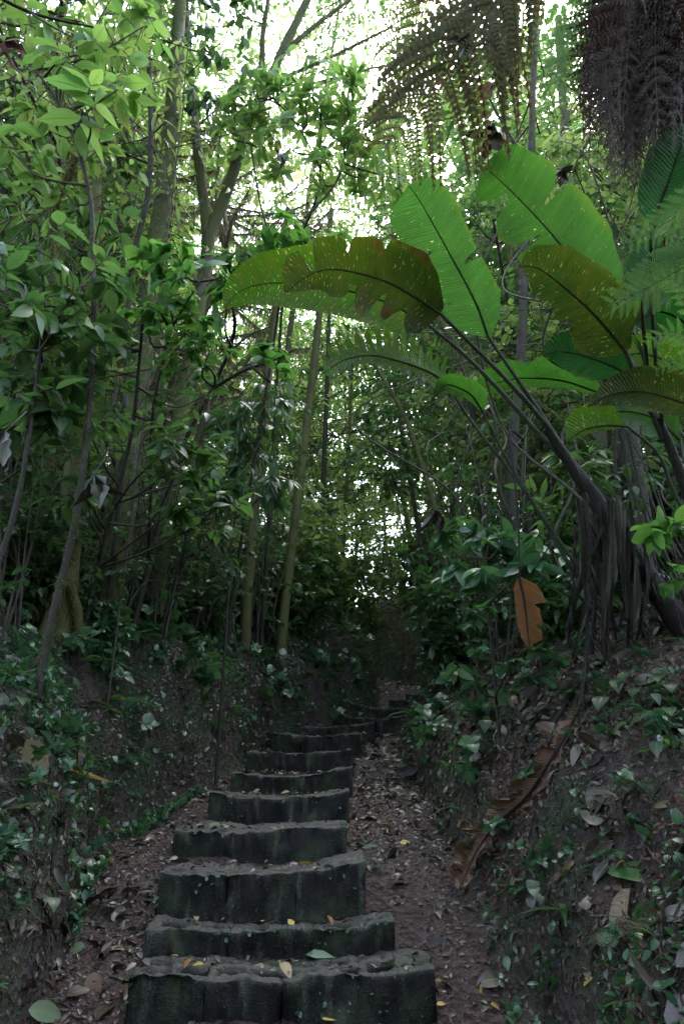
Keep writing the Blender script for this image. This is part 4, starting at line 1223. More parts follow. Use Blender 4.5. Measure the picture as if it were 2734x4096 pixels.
for x, y in poisson(16, lambda g: (np.interp(yy := g.uniform(5.0, 14), RY, RX) + g.uniform(.6, 2.6), yy), .36, seed=10):
    i = int(rng.choice([0, 2, 2, 4])); place(PS, i, x, y, rng.uniform(0, 6.28), rng.uniform(.45, .8), PS_L[i], PS_L[i] + ' group')
# shrubs closing the trail beyond its bend
for k, (x, y) in enumerate([(-1.8, 21), (2.6, 20), (3.2, 22), (-.4, 24)]):
    i = (1, 3, 5)[k % 3]
    place(PS, i, x, y, rng.uniform(0, 6.28), 1.0, PS_L[i], PS_L[i] + ' group')
PM_L = ['mid-height tree draped in pale hanging moss beards', 'tall tree draped in long brownish hanging moss']
for k, (x, y, sc) in enumerate(((-4.2, 9, 1), (-5.6, 10.5, 1.1), (-3.6, 11.5, 1.1), (-6.8, 12.5, 1.2), (-4.8, 13.5, 1.2), (-8, 10, 1.1), (-3.2, 14, 1.2), (-6, 8, 1), (4.2, 12, 1), (5.2, 9.5, 1), (4.6, 16, 1.3), (-5.2, 16, 1.3))):
    place(PM, k % 2, x, y, rng.uniform(0, 6.28), sc, PM_L[k % 2], PM_L[k % 2] + ' group')
# woody climbers
for k in range(84):
    side = -1 if k % 3 else 1
    y = rng.uniform(4.8, 9.5) if k < 60 else rng.uniform(9, 17); x = (np.interp(y, LY, LX) - rng.uniform(.9, 2.8)) if side < 0 else (np.interp(y, RY, RX) + rng.uniform(.8, 2.8))
    b_ = np.array([x, y, th(x, y) - .1]); H = rng.uniform(3, 8)
    q = [b_]
    for j in range(1, 6):
        q.append(b_ + np.array([rng.normal() * .22 * j ** .7 - side * .10 * j, rng.normal() * .2 * j ** .5, H * j / 5]))
    c = spline(np.array(q), 44); m_ = MB()
    m_.tube(c - b_, np.linspace(rng.uniform(.008, .02), .006, 44), 6, .12, k)
    for j in range(7):
        a = c[rng.integers(6, 44)]; e = a + norm(rng.normal(size=3) * np.array([1, 1, .5])) * rng.uniform(.2, .8)
        add_twigs(m_, (a - b_)[None], ((a + e) / 2 - b_ + np.array([0, 0, .06]))[None], (e - b_)[None], np.array([.005]))
    o = m_.build('liana', M['twig']); o.location = tuple(b_)
    tag(o, 'thin dark woody stem winding up through the undergrowth', 'vine', 'thin woody stems in the undergrowth')
# big unseen canopy trees added round and over the trail to dim it
for x, y, sc in ((-5.5, .5, 1.5), (5.8, 1.0, 1.5), (0.5, -8, 1.6), (-7.5, -4, 1.6), (7.5, -4, 1.6)):
    i = 3 if rng.random() < .5 else 1
    place(PT, i, x, y, rng.uniform(0, 6.28), sc, PT_L[i], PT_L[i] + ' group')
# unseen thicket added behind the viewer to block light from the stairs
ml, mw = MB(), MB()
for k in range(900):
    y = rng.uniform(-8, -3); x = rng.uniform(-7, 7); z = th(x, y) + rng.uniform(0, 6.8)
    spray(ml, mw, np.array([x, y, z]), .9, 6, .24, 'alt', T_FAR, 7)
o = ml.build('shade_thicket', M['leaf_dark']); tag(o, 'unseen dark leafy thicket added behind the viewer to shade the stairs', 'thicket', kind='stuff')
# the far wood as one mass
ml, mw = MB(), MB()
for k in range(2300):
    y = rng.uniform(24, 48); x = rng.uniform(-.75 * y, .75 * y); z = float(np.interp(y, FY, FZ)) + rng.uniform(0, 1) ** 1.3 * 27
    if open_sky((x, y, z)): continue
    spray(ml, mw, np.array([x, y, z]), 1.8, 6, .34, 'alt', T_FAR, 7, tw=.02)
for k in range(700):
    y = rng.uniform(24, 38); x = rng.uniform(-.24, .22) * y; z = float(np.interp(y, FY, FZ)) + rng.uniform(0, 1) * .42 * y
    spray(ml, mw, np.array([x, y, z]), 1.2, 6, .24, 'alt', T_FAR, 7, tw=.02)
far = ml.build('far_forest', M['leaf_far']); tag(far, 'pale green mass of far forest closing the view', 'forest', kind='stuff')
# ------------------------------------------------------------------ large-leaved (banana-like) plants
def child_origin(root):
    return np.array(root.location)


def shift(mb, off):
    mb.v = [v - off for v in mb.v]
    return mb


def add_blade(root, mat, mid, wl, wr, stalk=None, r0=.012, r1=.022, label=None, nm='leaf', smat='stem_green', **kw):
    off = child_origin(root)
    b, mr, pts = big_leaf(mid, wl, wr, **kw)
    lf = shift(b, off).build(nm, M[mat], root)
    if label: lf['label'] = label
    shift(mr, off).build('midrib', M['stem_green' if 'dead' not in mat and 'litter' not in mat and 'grey' not in mat else 'stem_dead'], lf)
    if stalk:
        sp = [pts[0]] + [P(*q) for q in stalk]
        c = spline(np.array(sp), 26)
        sb = MB(); sb.tube(c - off, np.linspace(r0, r1, 26), 8, .03)
        sb.build('leaf_stalk', M[smat], root)
    return lf


b0 = ground_pt(P(1572, 1470, 5.0), .05)
ban = empty('banana_plant', b0, 'giant banana-like plant with torn leaves arching over the stairs from the bank', 'plant')
mb = MB()
c = spline(np.array([b0, P(1560, 1440, 5.0), P(1490, 1330, 5.05), P(1420, 1230, 5.1), P(1370, 1150, 5.15), P(1305, 1060, 5.2), P(1250, 985, 5.2)]), 40)
rg = mb.tube(c - b0, np.interp(np.linspace(0, 1, 40), [0, .5, .8, 1], [.078, .066, .046, .02]), 14, .16, 3)
st_ = mb.build('stem', M['stem_dead'], ban)
fz = MB(); fuzz(fz, rg, 700, .14, .004, 2.4, True, 0, .85); fz.build('stem_fibre', M['dead_dark'], ban)
# upright green leaf
add_blade(ban, 'banana', [(1118, 771, 5.3), (1090, 694, 5.25), (1028, 577, 5.15), (966, 467, 5.05), (936, 424, 5.0)],
          [(0, 12), (.06, 34), (.2, 60), (.42, 58), (.44, 16), (.455, 12), (.47, 57), (.6, 62), (.78, 68), (.9, 60), (.96, 34), (1, 0)],
          [(0, 12), (.06, 45), (.17, 78), (.26, 92), (.275, 40), (.29, 94), (.33, 102), (.5, 98), (.575, 90), (.59, 34), (.605, 30), (.62, 86), (.75, 82), (.88, 80), (.95, 58), (1, 0)],
          [(1180, 862, 5.3), (1240, 950, 5.3), (1300, 1045, 5.22)], roll=.25, sweep=.12, curl=.25, seed=1, n=150, label='upright glowing green leaf with pointed tip')
# topmost torn leaf
add_blade(ban, 'banana', [(1415, 705, 4.95), (1312, 593, 4.95), (1251, 522, 4.95), (1203, 470, 4.95), (1150, 418, 4.95), (1109, 383, 4.9)],
          [(0, 5), (.1, 60), (.3, 96), (.5, 102), (.615, 96), (.625, 20), (.637, 14), (.65, 62), (.71, 97), (.85, 84), (.94, 72), (.985, 45), (1, 5)],
          [(0, 5), (.05, 40), (.11, 60), (.28, 70), (.46, 92), (.515, 88), (.53, 22), (.545, 12), (.56, 60), (.6, 82), (.67, 90), (.75, 68), (.79, 12), (.82, 8), (.84, 34), (.92, 66), (.97, 45), (1, 5)],
          [(1470, 800, 4.9), (1505, 930, 4.9), (1560, 1090, 4.95), (1600, 1250, 5.0)], roll=-.2, sweep=.10, curl=.3, seed=2, n=90, label='topmost green leaf torn in three places')
# browned arching leaf
add_blade(ban, 'banana_hurt', [(1010, 720, 5.0), (948, 680, 4.9), (882, 645, 4.82), (779, 619, 4.75), (715, 628, 4.72), (652, 672, 4.72)],
          [(0, 15), (.05, 36), (.15, 72), (.25, 95), (.35, 94), (.42, 92), (.44, 60), (.46, 86), (.55, 80), (.6, 74), (.615, 34), (.64, 76), (.76, 70), (.785, 8), (.81, 5), (.83, 58), (.88, 62), (.95, 36), (1, 4)],
          [(0, 25), (.03, 62), (.1, 74), (.15, 60), (.18, 30), (.2, 34), (.26, 78), (.32, 72), (.345, 22), (.36, 28), (.43, 88), (.5, 80), (.535, 26), (.55, 30), (.58, 56), (.62, 62), (.7, 58), (.8, 40), (.9, 24), (1, 0)],
          [(1075, 785, 5.05), (1150, 860, 5.1), (1240, 960, 5.15), (1310, 1060, 5.2)], roll=.15, sweep=.12, curl=.4, seed=3, n=170, wave=.03, label='arching leaf browned and ragged along its edges')
add_blade(ban, 'banana_dash', [(985, 748, 5.35), (900, 700, 5.35), (800, 668, 5.35), (673, 650, 5.3), (589, 654, 5.28), (540, 676, 5.28), (514, 708, 5.3)],
          [(0, 8), (.1, 44), (.25, 74), (.36, 92), (.385, 30), (.4, 24), (.42, 88), (.55, 90), (.66, 78), (.8, 62), (.92, 34), (1, 3)],
          [(0, 8), (.1, 50), (.3, 58), (.5, 56), (.7, 52), (.85, 40), (.95, 24), (1, 2)],
          [(1060, 810, 5.35), (1140, 890, 5.35), (1230, 990, 5.3), (1300, 1060, 5.22)], roll=.1, sweep=.15, curl=.4, seed=4, n=80, label='streaked leaf behind the browned one, drooping to a long point')
# arching pinnately torn leaf with its own stalk
teeth_l = [(0, 6)]; teeth_r = [(0, 4)]
for k in range(15):
    a = .04 + k * .062; wv = 62 * (1 - abs(a - .45) ** 1.5)
    teeth_l += [(a, wv * rng.uniform(.8, 1.1)), (a + .03, wv * rng.uniform(.75, 1.1)), (a + .04, wv * rng.uniform(.15, .55)), (a + .05, wv * .3)]
    teeth_r += [(a, 28 * rng.uniform(.7, 1.1)), (a + .035, 26 * rng.uniform(.7, 1.1)), (a + .045, 26 * rng.uniform(.2, .7))]
teeth_l.append((1, 2)); teeth_r.append((1, 2))
add_blade(ban, 'banana_dash', [(1024, 879, 5.7), (980, 852, 5.6), (908, 827, 5.5), (850, 816, 5.45), (790, 826, 5.4), (740, 858, 5.4)], teeth_l, teeth_r,
          [(1081, 968, 5.7), (1217, 1147, 5.5), (1320, 1320, 5.3), (1420, 1450, 5.1)], r0=.010, r1=.02, roll=-.35, sweep=.35, curl=.35, n=140, seed=5, label='arching leaf torn into a comb of strips')
add_blade(ban, 'banana', [(1108, 948, 5.6), (1085, 912, 5.55), (1058, 893, 5.5), (1022, 884, 5.5), (994, 915, 5.5)], [(0, 2), (.2, 36), (.5, 34), (.8, 22), (1, 1)], [(0, 2), (.25, 12), (.6, 18), (1, 1)],
          [(1160, 1050, 5.6), (1240, 1180, 5.45), (1330, 1310, 5.3)], r0=.008, r1=.016, roll=.3, seed=6, curl=.6, label='small folded bright leaf low on the plant')
add_blade(ban, 'banana', [(1385, 905, 6.2), (1290, 874, 6.2), (1200, 868, 6.2), (1134, 880, 6.2), (1080, 903, 6.2)], [(0, 4), (.15, 40), (.28, 58), (.3, 20), (.33, 60), (.5, 52), (.55, 30), (.7, 52), (.9, 30), (1, 1)], [(0, 4), (.2, 16), (.5, 20), (.8, 22), (1, 1)],
          [(1420, 960, 6.0), (1440, 1080, 5.8), (1450, 1250, 5.5)], roll=.5, seed=7, curl=.4, label='horizontal leaf with a shining upper edge')

# second plant further along the bank edge
b1 = ground_pt(P(1640, 1330, 4.5), .05)
ban2 = empty('banana_plant', b1, 'second big-leaved banana-like plant with dark olive leaves at the outer bank edge', 'plant')
mb = MB(); c = spline(np.array([b1, P(1620, 1260, 4.5), P(1575, 1130, 4.5), P(1530, 1010, 4.5), P(1505, 960, 4.5)]), 30)
mb.tube(c - b1, np.linspace(.05, .026, 30), 10, .08, 9); mb.build('stem', M['stem_dead'], ban2)
mb = MB(); c = spline(np.array([b1, P(1600, 1250, 4.6), P(1545, 1130, 4.7), P(1508, 1040, 4.75), P(1438, 979, 4.8)]), 24)
mb.tube(c - b1, np.linspace(.02, .010, 24), 7, .03); mb.build('leaf_stalk', M['stem_green'], ban2)
add_blade(ban2, 'banana_olive', [(1434, 806, 4.3), (1405, 771, 4.25), (1350, 710, 4.15), (1271, 641, 4.05), (1226, 613, 4.0), (1190, 611, 4.0)],
          [(0, 15), (.1, 40), (.18, 82), (.27, 92), (.31, 50), (.35, 84), (.5, 86), (.65, 80), (.8, 72), (.92, 46), (.97, 22), (1, 0)],
          [(0, 18), (.05, 48), (.15, 68), (.25, 76), (.38, 62), (.43, 40), (.48, 60), (.58, 52), (.62, 44), (.68, 54), (.76, 50), (.86, 36), (.95, 16), (1, 0)],
          [(1460, 870, 4.35), (1490, 940, 4.45), (1520, 1010, 4.5)], r0=.013, r1=.016, roll=.2, sweep=.1, curl=.35, seed=8, n=80, label='olive leaf with corroded brown edge')
add_blade(ban2, 'banana_deep', [(1445, 862, 4.6), (1400, 838, 4.6), (1335, 815, 4.6), (1280, 806, 4.6), (1245, 816, 4.6)], [(0, 8), (.2, 48), (.5, 58), (.8, 42), (.93, 22), (1, 6)], [(0, 8), (.25, 48), (.5, 50), (.75, 34), (.95, 10), (1, 3)],
          [(1480, 900, 4.55), (1510, 970, 4.5)], roll=.2, seed=9, label='pointed dark leaf with a round shadowy hole')
add_blade(ban2, 'banana_olive', [(1660, 965, 4.2), (1568, 925, 4.2), (1470, 898, 4.2), (1400, 905, 4.2), (1345, 934, 4.2)], [(0, 10), (.2, 50), (.4, 66), (.6, 58), (.8, 34), (1, 0)], [(0, 10), (.2, 30), (.45, 40), (.7, 36), (.9, 18), (1, 0)],
          [(1640, 1010, 4.35), (1600, 1080, 4.5)], roll=.1, seed=10, curl=.3, label='broad dark leaf spread sideways with yellow streaks')
add_blade(ban2, 'banana_dash', [(1438, 979, 4.8), (1385, 977, 4.8), (1335, 988, 4.8), (1300, 1015, 4.8)], [(0, 4), (.2, 45), (.5, 58), (.8, 42), (1, 2)], [(0, 3), (.3, 12), (.7, 14), (1, 1)], None, roll=.2, seed=11, curl=.3, label='small yellowed leaf hanging low')
add_blade(ban2, 'banana_deep', [(1473, 692, 4.0), (1478, 640, 4.0), (1490, 590, 4.0), (1510, 545, 4.0)], [(0, 4), (.2, 36), (.5, 44), (.8, 30), (1, 1)], [(0, 4), (.2, 40), (.5, 52), (.8, 36), (1, 1)],
          [(1474, 740, 4.1), (1484, 830, 4.3), (1500, 960, 4.5)], r0=.010, r1=.014, roll=.1, seed=12)
add_blade(ban2, 'banana_deep', [(1500, 520, 3.7), (1512, 470, 3.68), (1535, 410, 3.65), (1556, 350, 3.62), (1590, 270, 3.6)], [(0, 4), (.08, 40), (.25, 58), (.5, 62), (.8, 50), (1, 3)], [(0, 4), (.1, 40), (.3, 62), (.6, 66), (.85, 44), (1, 3)],
          [(1492, 600, 3.9), (1500, 780, 4.2), (1520, 985, 4.5)], r0=.011, r1=.014, roll=.1, seed=13, curl=.2, label='deep green shaded leaf near the hanging fern skirt')
add_blade(ban2, 'banana_deep', [(1570, 690, 4.2), (1550, 640, 4.2), (1545, 600, 4.2), (1560, 550, 4.2)], [(0, 4), (.3, 50), (.7, 44), (1, 1)], [(0, 4), (.3, 50), (.7, 44), (1, 1)], [(1590, 800, 4.3), (1600, 1000, 4.5)], roll=.1, seed=14)

for q, (md, st) in enumerate((([(1610, 770, 4.4), (1545, 725, 4.4), (1480, 712, 4.4), (1425, 735, 4.4)], [(1640, 900, 4.45)]), ([(1640, 560, 4.3), (1570, 590, 4.3), (1505, 650, 4.3), (1462, 745, 4.3)], [(1680, 800, 4.4)]),
                              ([(1600, 880, 4.9), (1530, 830, 4.9), (1455, 812, 4.9), (1395, 850, 4.9)], [(1620, 1000, 4.7)]), ([(1560, 1010, 5.2), (1500, 960, 5.2), (1420, 945, 5.2), (1350, 980, 5.2)], [(1580, 1100, 4.9)]))):
    add_blade(ban2, ('banana_deep', 'banana_deep', 'banana_dash', 'banana')[q], md, [(0, 6), (.2, 40), (.45, 50), (.5, 26), (.55, 48), (.8, 34), (1, 1)], [(0, 6), (.2, 42), (.36, 48), (.4, 20), (.46, 48), (.8, 36), (1, 1)], st + [(1640, 1250, 4.5)], r0=.009, r1=.014, roll=.3 - .2 * q, seed=30 + q, sweep=.2, curl=.4)
# dead stalks and rags round the foot of the first plant
dead_off = np.array(ban.location)
for k, (pts, r) in enumerate([([(1340, 1130, 4.9), (1352, 1250, 4.85), (1348, 1400, 4.8), (1345, 1500, 4.75), (1330, 1620, 4.5)], .016), ([(1370, 1150, 5), (1385, 1260, 4.95), (1395, 1380, 4.9), (1380, 1500, 4.9)], .018), ([(1395, 1150, 5), (1420, 1260, 5), (1440, 1380, 4.95), (1440, 1490, 4.95)], .02),
                              ([(1440, 1210, 5), (1460, 1330, 5), (1475, 1460, 4.95)], .02), ([(1320, 1210, 5), (1315, 1330, 5), (1300, 1480, 4.9)], .009), ([(1360, 1180, 5.05), (1365, 1300, 5), (1358, 1500, 4.9)], .022)]):
    c = spline(np.array([P(*q) for q in pts]), 22); m_ = MB()
    rg = m_.tube(c - dead_off, np.linspace(r, r * .6, 22), 7, .25, k)
    fuzz(m_, rg, 90, .12, .007, 2.2, False)
    m_.build('dead_stalk', M['stem_dead'], ban)
for k in range(15):
    x = rng.uniform(1320, 1470); y = rng.uniform(1130, 1230); d = rng.uniform(4.8, 5.1)
    m_ = MB(); L = rng.uniform(150, 320); a = P(x, y, d)
    top = spline(np.array([a, P(x + rng.uniform(-15, 15), y + L * .5, d), P(x + rng.uniform(-25, 25), y + L, d)]), 18)
    s = np.linspace(0, 1, 18); wv = .035 * np.sin(PI * np.clip(s * .9 + .08, 0, 1)) * (1 + .5 * fbm(s * 9, s * 0 + k, 2, 5))
    ang = s * rng.uniform(-2, 2) + rng.uniform(0, 3)
    sv = np.stack([np.cos(ang), np.sin(ang), ang * 0], -1)
    f = np.linspace(-1, 1, 5)
    g3 = top[:, None] + sv[:, None] * (wv[:, None] * f[None])[..., None] + np.cross(sv, [0, 0, 1.])[:, None] * (.02 * f[None] ** 2)[..., None]
    uvs = np.stack(np.broadcast_arrays(f[None] * .5 + .5, s[:, None]), -1)
    m_.grid(g3 - dead_off, uv=uvs); m_.build('dead_leaf', M['dead_dark'], ban)

# orange dead leaf hanging on its stalk
root = empty('hanging_dead_leaf', P(1190, 1325, 4.9), 'orange-brown dead leaf hanging from a thin stalk above the bank', 'leaf')
add_blade(root, 'banana_dead', [(1190, 1325, 4.9), (1200, 1370, 4.9), (1208, 1430, 4.88), (1214, 1490, 4.86)],
          [(0, 6), (.1, 20), (.3, 22), (.6, 24), (.85, 14), (1, 2)], [(0, 8), (.08, 34), (.3, 46), (.36, 20), (.4, 30), (.62, 34), (.66, 16), (.7, 30), (.86, 30), (.93, 10), (1, 2)], None, roll=.15, sweep=.35, curl=.5, seed=21, nm='blade', flip=True)
m_ = MB(); c = spline(np.array([P(1192, 1340, 4.9), P(1188, 1200, 4.95), P(1178, 1080, 5.05), P(1168, 990, 5.15), P(1200, 1010, 5.2)]), 30); m_.tube(c - np.array(root.location), np.linspace(.006, .009, 30), 6)
m_.build('leaf_stalk', M['stem_dead'], root)
m_ = MB(); c = spline(np.array([P(1330, 1480, 4.8), P(1280, 1420, 4.9), P(1240, 1300, 4.95), P(1225, 1180, 5.05), P(1190, 1060, 5.15)]), 30)
o = m_.build('dead_stem', M['stem_dead'])  if False else None

# big dead leaf sliding down the bank
root = empty('dead_banana_leaf', P(1310, 1660, 3.9), 'long torn russet dead leaf sliding down the bank towards the trail', 'leaf')
def bank_mid(pts, lift=.06):
    out = []
    for x, y in pts:
        h_ = hit(x, y); d = float((h_ - CAM) @ np.array([0, CP, SP])) - lift
        out.append((x, y, d))
    return out
tl_ = [(0, 4)]; tr_ = [(0, 4)]
a = .03
while a < .95:
    wv = (22 + 30 * math.sin(min(a, .6) * 2.8)) * rng.uniform(.45, 1.25); g2 = rng.uniform(.02, .09)
    tr_ += [(a, wv), (a + g2 * .8, wv * rng.uniform(.6, 1.1)), (a + g2 * .9, wv * rng.uniform(.1, .5))]
    tl_ += [(a, 16 * rng.uniform(.3, 1.4)), (a + g2 * .8, 14 * rng.uniform(.3, 1.2))]
    a += g2
tl_.append((1, 3)); tr_.append((1, 3)); tr_.sort(); tl_.sort()
add_blade(root, 'banana_litter', bank_mid([(1318, 1650), (1262, 1745), (1205, 1830), (1140, 1890), (1095, 1950), (1052, 2040)], .16), tr_, tl_, None, roll=.2, sweep=.55, curl=.5, n=150, wave=.06, seed=22, nm='blade')

def ground_leaf(label, mat, x0, y0, x1, y1, wpx, lift=.05, name='fallen_leaf', tpl=T_CURL, group=None, rollv=.3):
    a = hit(x0, y0); b = hit(x1, y1)
    off = norm(CAM - a) * lift
    a = a + off; b = b + off
    L = np.linalg.norm(b - a)
    m_ = MB(); 
    n_ = norm(norm(CAM - a) * .8 + UP * .6 + rng.normal(size=3) * rollv)
    ww = wpx * PX(float((a - CAM) @ np.array([0, CP, SP]))) / max(.02, L)
    add_leaves(m_, tpl, np.zeros((1, 3)), (b - a)[None], n_[None], np.array([L]), np.array([ww / .5]))
    o = m_.build(name, M[mat]); o.location = tuple(a)
    return tag(o, label, 'leaf', group)


ground_leaf('tan hanging dead leaf curled against the dark bank wall near the stairs foot', 'banana_tan', 1445, 2040, 1385, 2170, 44, .08)
ground_leaf('oblong tan spotted leaf caught on the bank moss', 'dead_tan', 1315, 1975, 1282, 2030, 20, .05)
ground_leaf('big pale veined dead leaf at the edge of the bank opposite the banana plant', 'dead_tan', 50, 1700, 108, 1800, 52, .08, tpl=T_OVAL, rollv=.05)
ground_leaf('yellow leaf lying beside the big pale veined dead leaf', 'leaf_yellow', 125, 1765, 180, 1765, 16, .04)
ground_leaf('bright green heart leaf lying on the bank', 'leaf_round', 1420, 1985, 1490, 2010, 44, .05, tpl=T_HEART)
ground_leaf('yellow leaf touching the bright green heart leaf', 'leaf_yellow', 1432, 1978, 1395, 1995, 14, .05)
ground_leaf('large greenish wet leaf at the trail edge near the lowest step', 'leaf_pale', 65, 2320, 155, 2325, 34, .03, tpl=T_OVAL)
ground_leaf('big grey wet leaf folded on the trail beside the second step', 'banana_grey', 975, 2165, 1050, 2180, 40, .04)
ground_leaf('long yellow straw-like leaf across the third step base', 'leaf_yellow', 752, 2090, 852, 2097, 12, .02, tpl=T_NARROW)
ground_leaf('large pale green leaf lying on the lowest step', 'leaf_pale', 700, 2192, 768, 2188, 24, .02, tpl=T_MID)
ground_leaf('orange yellow curled leaf standing on the lowest step', 'leaf_orange', 505, 2168, 545, 2182, 12, .02)
ground_leaf('yellow leaf lying on the mud beside the end of the lowest step', 'leaf_yellow', 995, 2250, 1032, 2262, 16, .02, tpl=T_MID)
ground_leaf('yellow green leaf alone on the trail mud near the bank foot', 'leaf_yellow', 1098, 2275, 1130, 2275, 18, .02, tpl=T_OVAL)
ground_leaf('yellow green leaf upright at the foot of the lowest step', 'leaf_yellow', 735, 2335, 790, 2325, 22, .03, tpl=T_OVAL)
ground_leaf('orange leaf on the mud beside the lowest step', 'leaf_orange', 182, 2218, 212, 2230, 14, .02)
ground_leaf('rust brown folded leaf by the stick end', 'leaf_orange', 270, 2212, 295, 2195, 16, .02)
ground_leaf('grey green wet leaf lying on the trail beside the fourth step', 'leaf_pale', 825, 1950, 885, 1968, 34, .03, tpl=T_OVAL)
ground_leaf('dark curled leaf with pale rim beside the wet grey green leaf', 'dead_dark', 885, 1975, 955, 1930, 20, .04)
ground_leaf('small glossy green leaf on the trail by the third step', 'leaf_round', 868, 2058, 905, 2064, 18, .02, tpl=T_OVAL)
ground_leaf('upright yellow green leaf at the bank foot near the russet leaf', 'leaf_yellow', 1050, 1900, 1080, 1872, 14, .04)
ground_leaf('big dark lobed leaf lying on the litter crest', 'dead_dark', 585, 1525, 635, 1545, 30, .05, tpl=T_OVAL)
ground_leaf('pale buff leaf under the big dark lobed leaf', 'dead_tan', 583, 1548, 610, 1552, 9, .04)
ground_leaf('curled purple brown leaf on the near bank', 'dead_brown', 20, 1872, 95, 1905, 40, .05)
ground_leaf('pale pinkish dead leaf on the bank by the outer edge', 'dead_tan', 1500, 1855, 1558, 1835, 16, .05)
ground_leaf('brown crumpled leaf high on the litter slope', 'dead_brown', 1500, 1690, 1560, 1630, 60, .05)
for (x0, y0, x1, y1) in ((965, 1725, 990, 1690), (960, 1775, 925, 1840), (965, 1780, 1000, 1760)):
    pass
root = empty('dead_lobed_leaf', hit(960, 1775) + np.array([0, -.04, .05]), 'large grey-violet dead leaf with long spread lobes at the foot of the bank', 'leaf')
for (x, y) in ((1000, 1695), (1003, 1755), (918, 1835), (905, 1775), (965, 1835)):
    a = np.array(root.location); b = P(x, y, float((a - CAM) @ np.array([0, CP, SP])) + rng.uniform(-.05, .12))
    m_ = MB(); L = np.linalg.norm(b - a)
    add_leaves(m_, T_NEAR, np.zeros((1, 3)), (b - a)[None], norm(CAM - a + rng.normal(size=3))[None], np.array([L]), np.array([.9])); m_.build('lobe', M['banana_grey'], root)
m_ = MB(); a = np.array(root.location); m_.tube(np.array([[0, 0, 0], P(1010, 1740, 6.3) - a]), [.006, .004], 5); m_.build('leaf_stalk', M['stem_dead'], root)

m_ = MB(); c = spline(np.array([P(-60, -40, 3.2), P(40, 15, 3.3), P(110, 40, 3.35), P(215, 62, 3.4)]), 20); m_.tube(c - c[0], np.linspace(.010, .005, 20), 6, .1)
c2 = spline(np.array([P(60, 22, 3.32), P(110, 55, 3.3), P(165, 85, 3.3)]), 10); m_.tube(c2 - c[0], np.linspace(.006, .003, 10), 5)
o = m_.build('bare_twig', M['bark_dark']); o.location = tuple(c[0]); tag(o, 'bare dark forked twig crossing the upper corner of the view', 'branch')
# many small fallen leaves
FL = {}
for nm, mat, tp, lb in (('y', 'leaf_yellow', T_MID, 'small yellow fallen leaf on the dark trail'), ('p', 'leaf_pale', T_OVAL, 'small pale green fallen leaf on the dark trail'), ('t', 'dead_tan', T_CURL, 'small tan curled leaf on the dark trail'),
                        ('b', 'dead_brown', T_CURL, 'brown curled leaf among the trail litter'), ('d', 'banana_grey', T_CURL, 'violet grey wet leaf pressed on the trail mud'), ('o', 'leaf_orange', T_MID, 'small orange fallen leaf on the dark trail')):
    m_ = MB(); add_leaves(m_, tp, np.array([[0, -.5, 0.]]), np.array([[0, 1., 0]]), np.array([[0, 0, 1.]]), np.array([1.]), np.array([1.1]))
    FL[nm] = (m_.build('fallen_leaf', M[mat], link=False), lb)
n = 0
for _ in range(1200):
    y = 3.3 + 9 * rng.random() ** 1.5; xl, xr = np.interp(y, LY, LX), np.interp(y, RY, RX)
    x = rng.uniform(xl - .1, xr + .25)
    if on_steps(np.array([x]), np.array([y]))[0]: continue
    k = 'yyptbbdddo'[rng.integers(0, 10)]
    src, lb = FL[k]
    o = src.copy(); COL.objects.link(o)
    nn = tnormal(np.array([x]), np.array([y]))[0]
    q = Vector(norm(nn + rng.normal(size=3) * .22)).to_track_quat('Z', 'Y'); q = q @ Matrix.Rotation(rng.uniform(0, 6.28), 3, 'Z').to_quaternion()
    o.rotation_mode = 'QUATERNION'; o.rotation_quaternion = q
    s = rng.uniform(.05, .10) if k in 'ypto' else rng.uniform(.07, .17)
    o.scale = (s, s, s); o.location = (x, y, th(x, y) + .018)
    tag(o, lb, 'leaf', lb + 's'); n += 1
    if n >= 150: break

for k in range(26):                                         # and on the treads
    c, W, T = TREADS[int(rng.choice([0, 0, 0, 1, 1, 2, 2, 3, 4, 5, 6, 7, 8]))]
    kk = 'yypto'[rng.integers(0, 5)]; src, lb = FL[kk]
    o = src.copy(); COL.objects.link(o)
    u = rng.uniform(-.46, .46); o.rotation_euler = (rng.normal() * .25, rng.normal() * .25, rng.uniform(0, 6.28)); s = rng.uniform(.05, .11); o.scale = (s, s, s)
    o.location = (c[0] + u * W, c[1] + rng.uniform(.05, .24), c[2] - .03 * (1 - 4 * u * u) + .025)
    lb = lb.replace('on the dark trail', 'on a block step'); tag(o, lb, 'leaf', lb + 's')
# sticks
def stick(label, pts, r, lift=.03):
    c = []
    for x, y in pts:
        h_ = hit(x, y); c.append(h_ + norm(CAM - h_) * lift)
    c = spline(np.array(c), 16); m_ = MB(); m_.tube(c - c[0], np.linspace(r, r * .7, 16), 7, .2, r * 900)
    o = m_.build('fallen_stick', M['stem_dead']); o.location = tuple(c[0]); tag(o, label, 'stick')
stick('thick dark stick lying on the mud against the second step', [(232, 2198), (280, 2165), (332, 2130)], .022)
stick('thin straight stick lying across the trail beside the sixth step', [(820, 1792), (880, 1789), (960, 1787)], .012)
stick('slanting stick sliding down the near bank wall', [(105, 1740), (130, 1690), (150, 1620)], .010)
stick('short upright rod stuck in the near bank wall', [(118, 2010), (122, 1960), (128, 1915)], .010)
stick('pale bare stick hanging down the bank below the russet leaf', [(1215, 1760), (1260, 1680), (1330, 1560)], .016)
stick('slim stalk leaning on the bank beside the russet leaf', [(1200, 2000), (1203, 1930), (1210, 1850)], .008)
stick('thin branch lying low on the bank below the buttressed trunk', [(0, 1555), (80, 1610), (160, 1650)], .012, .06)

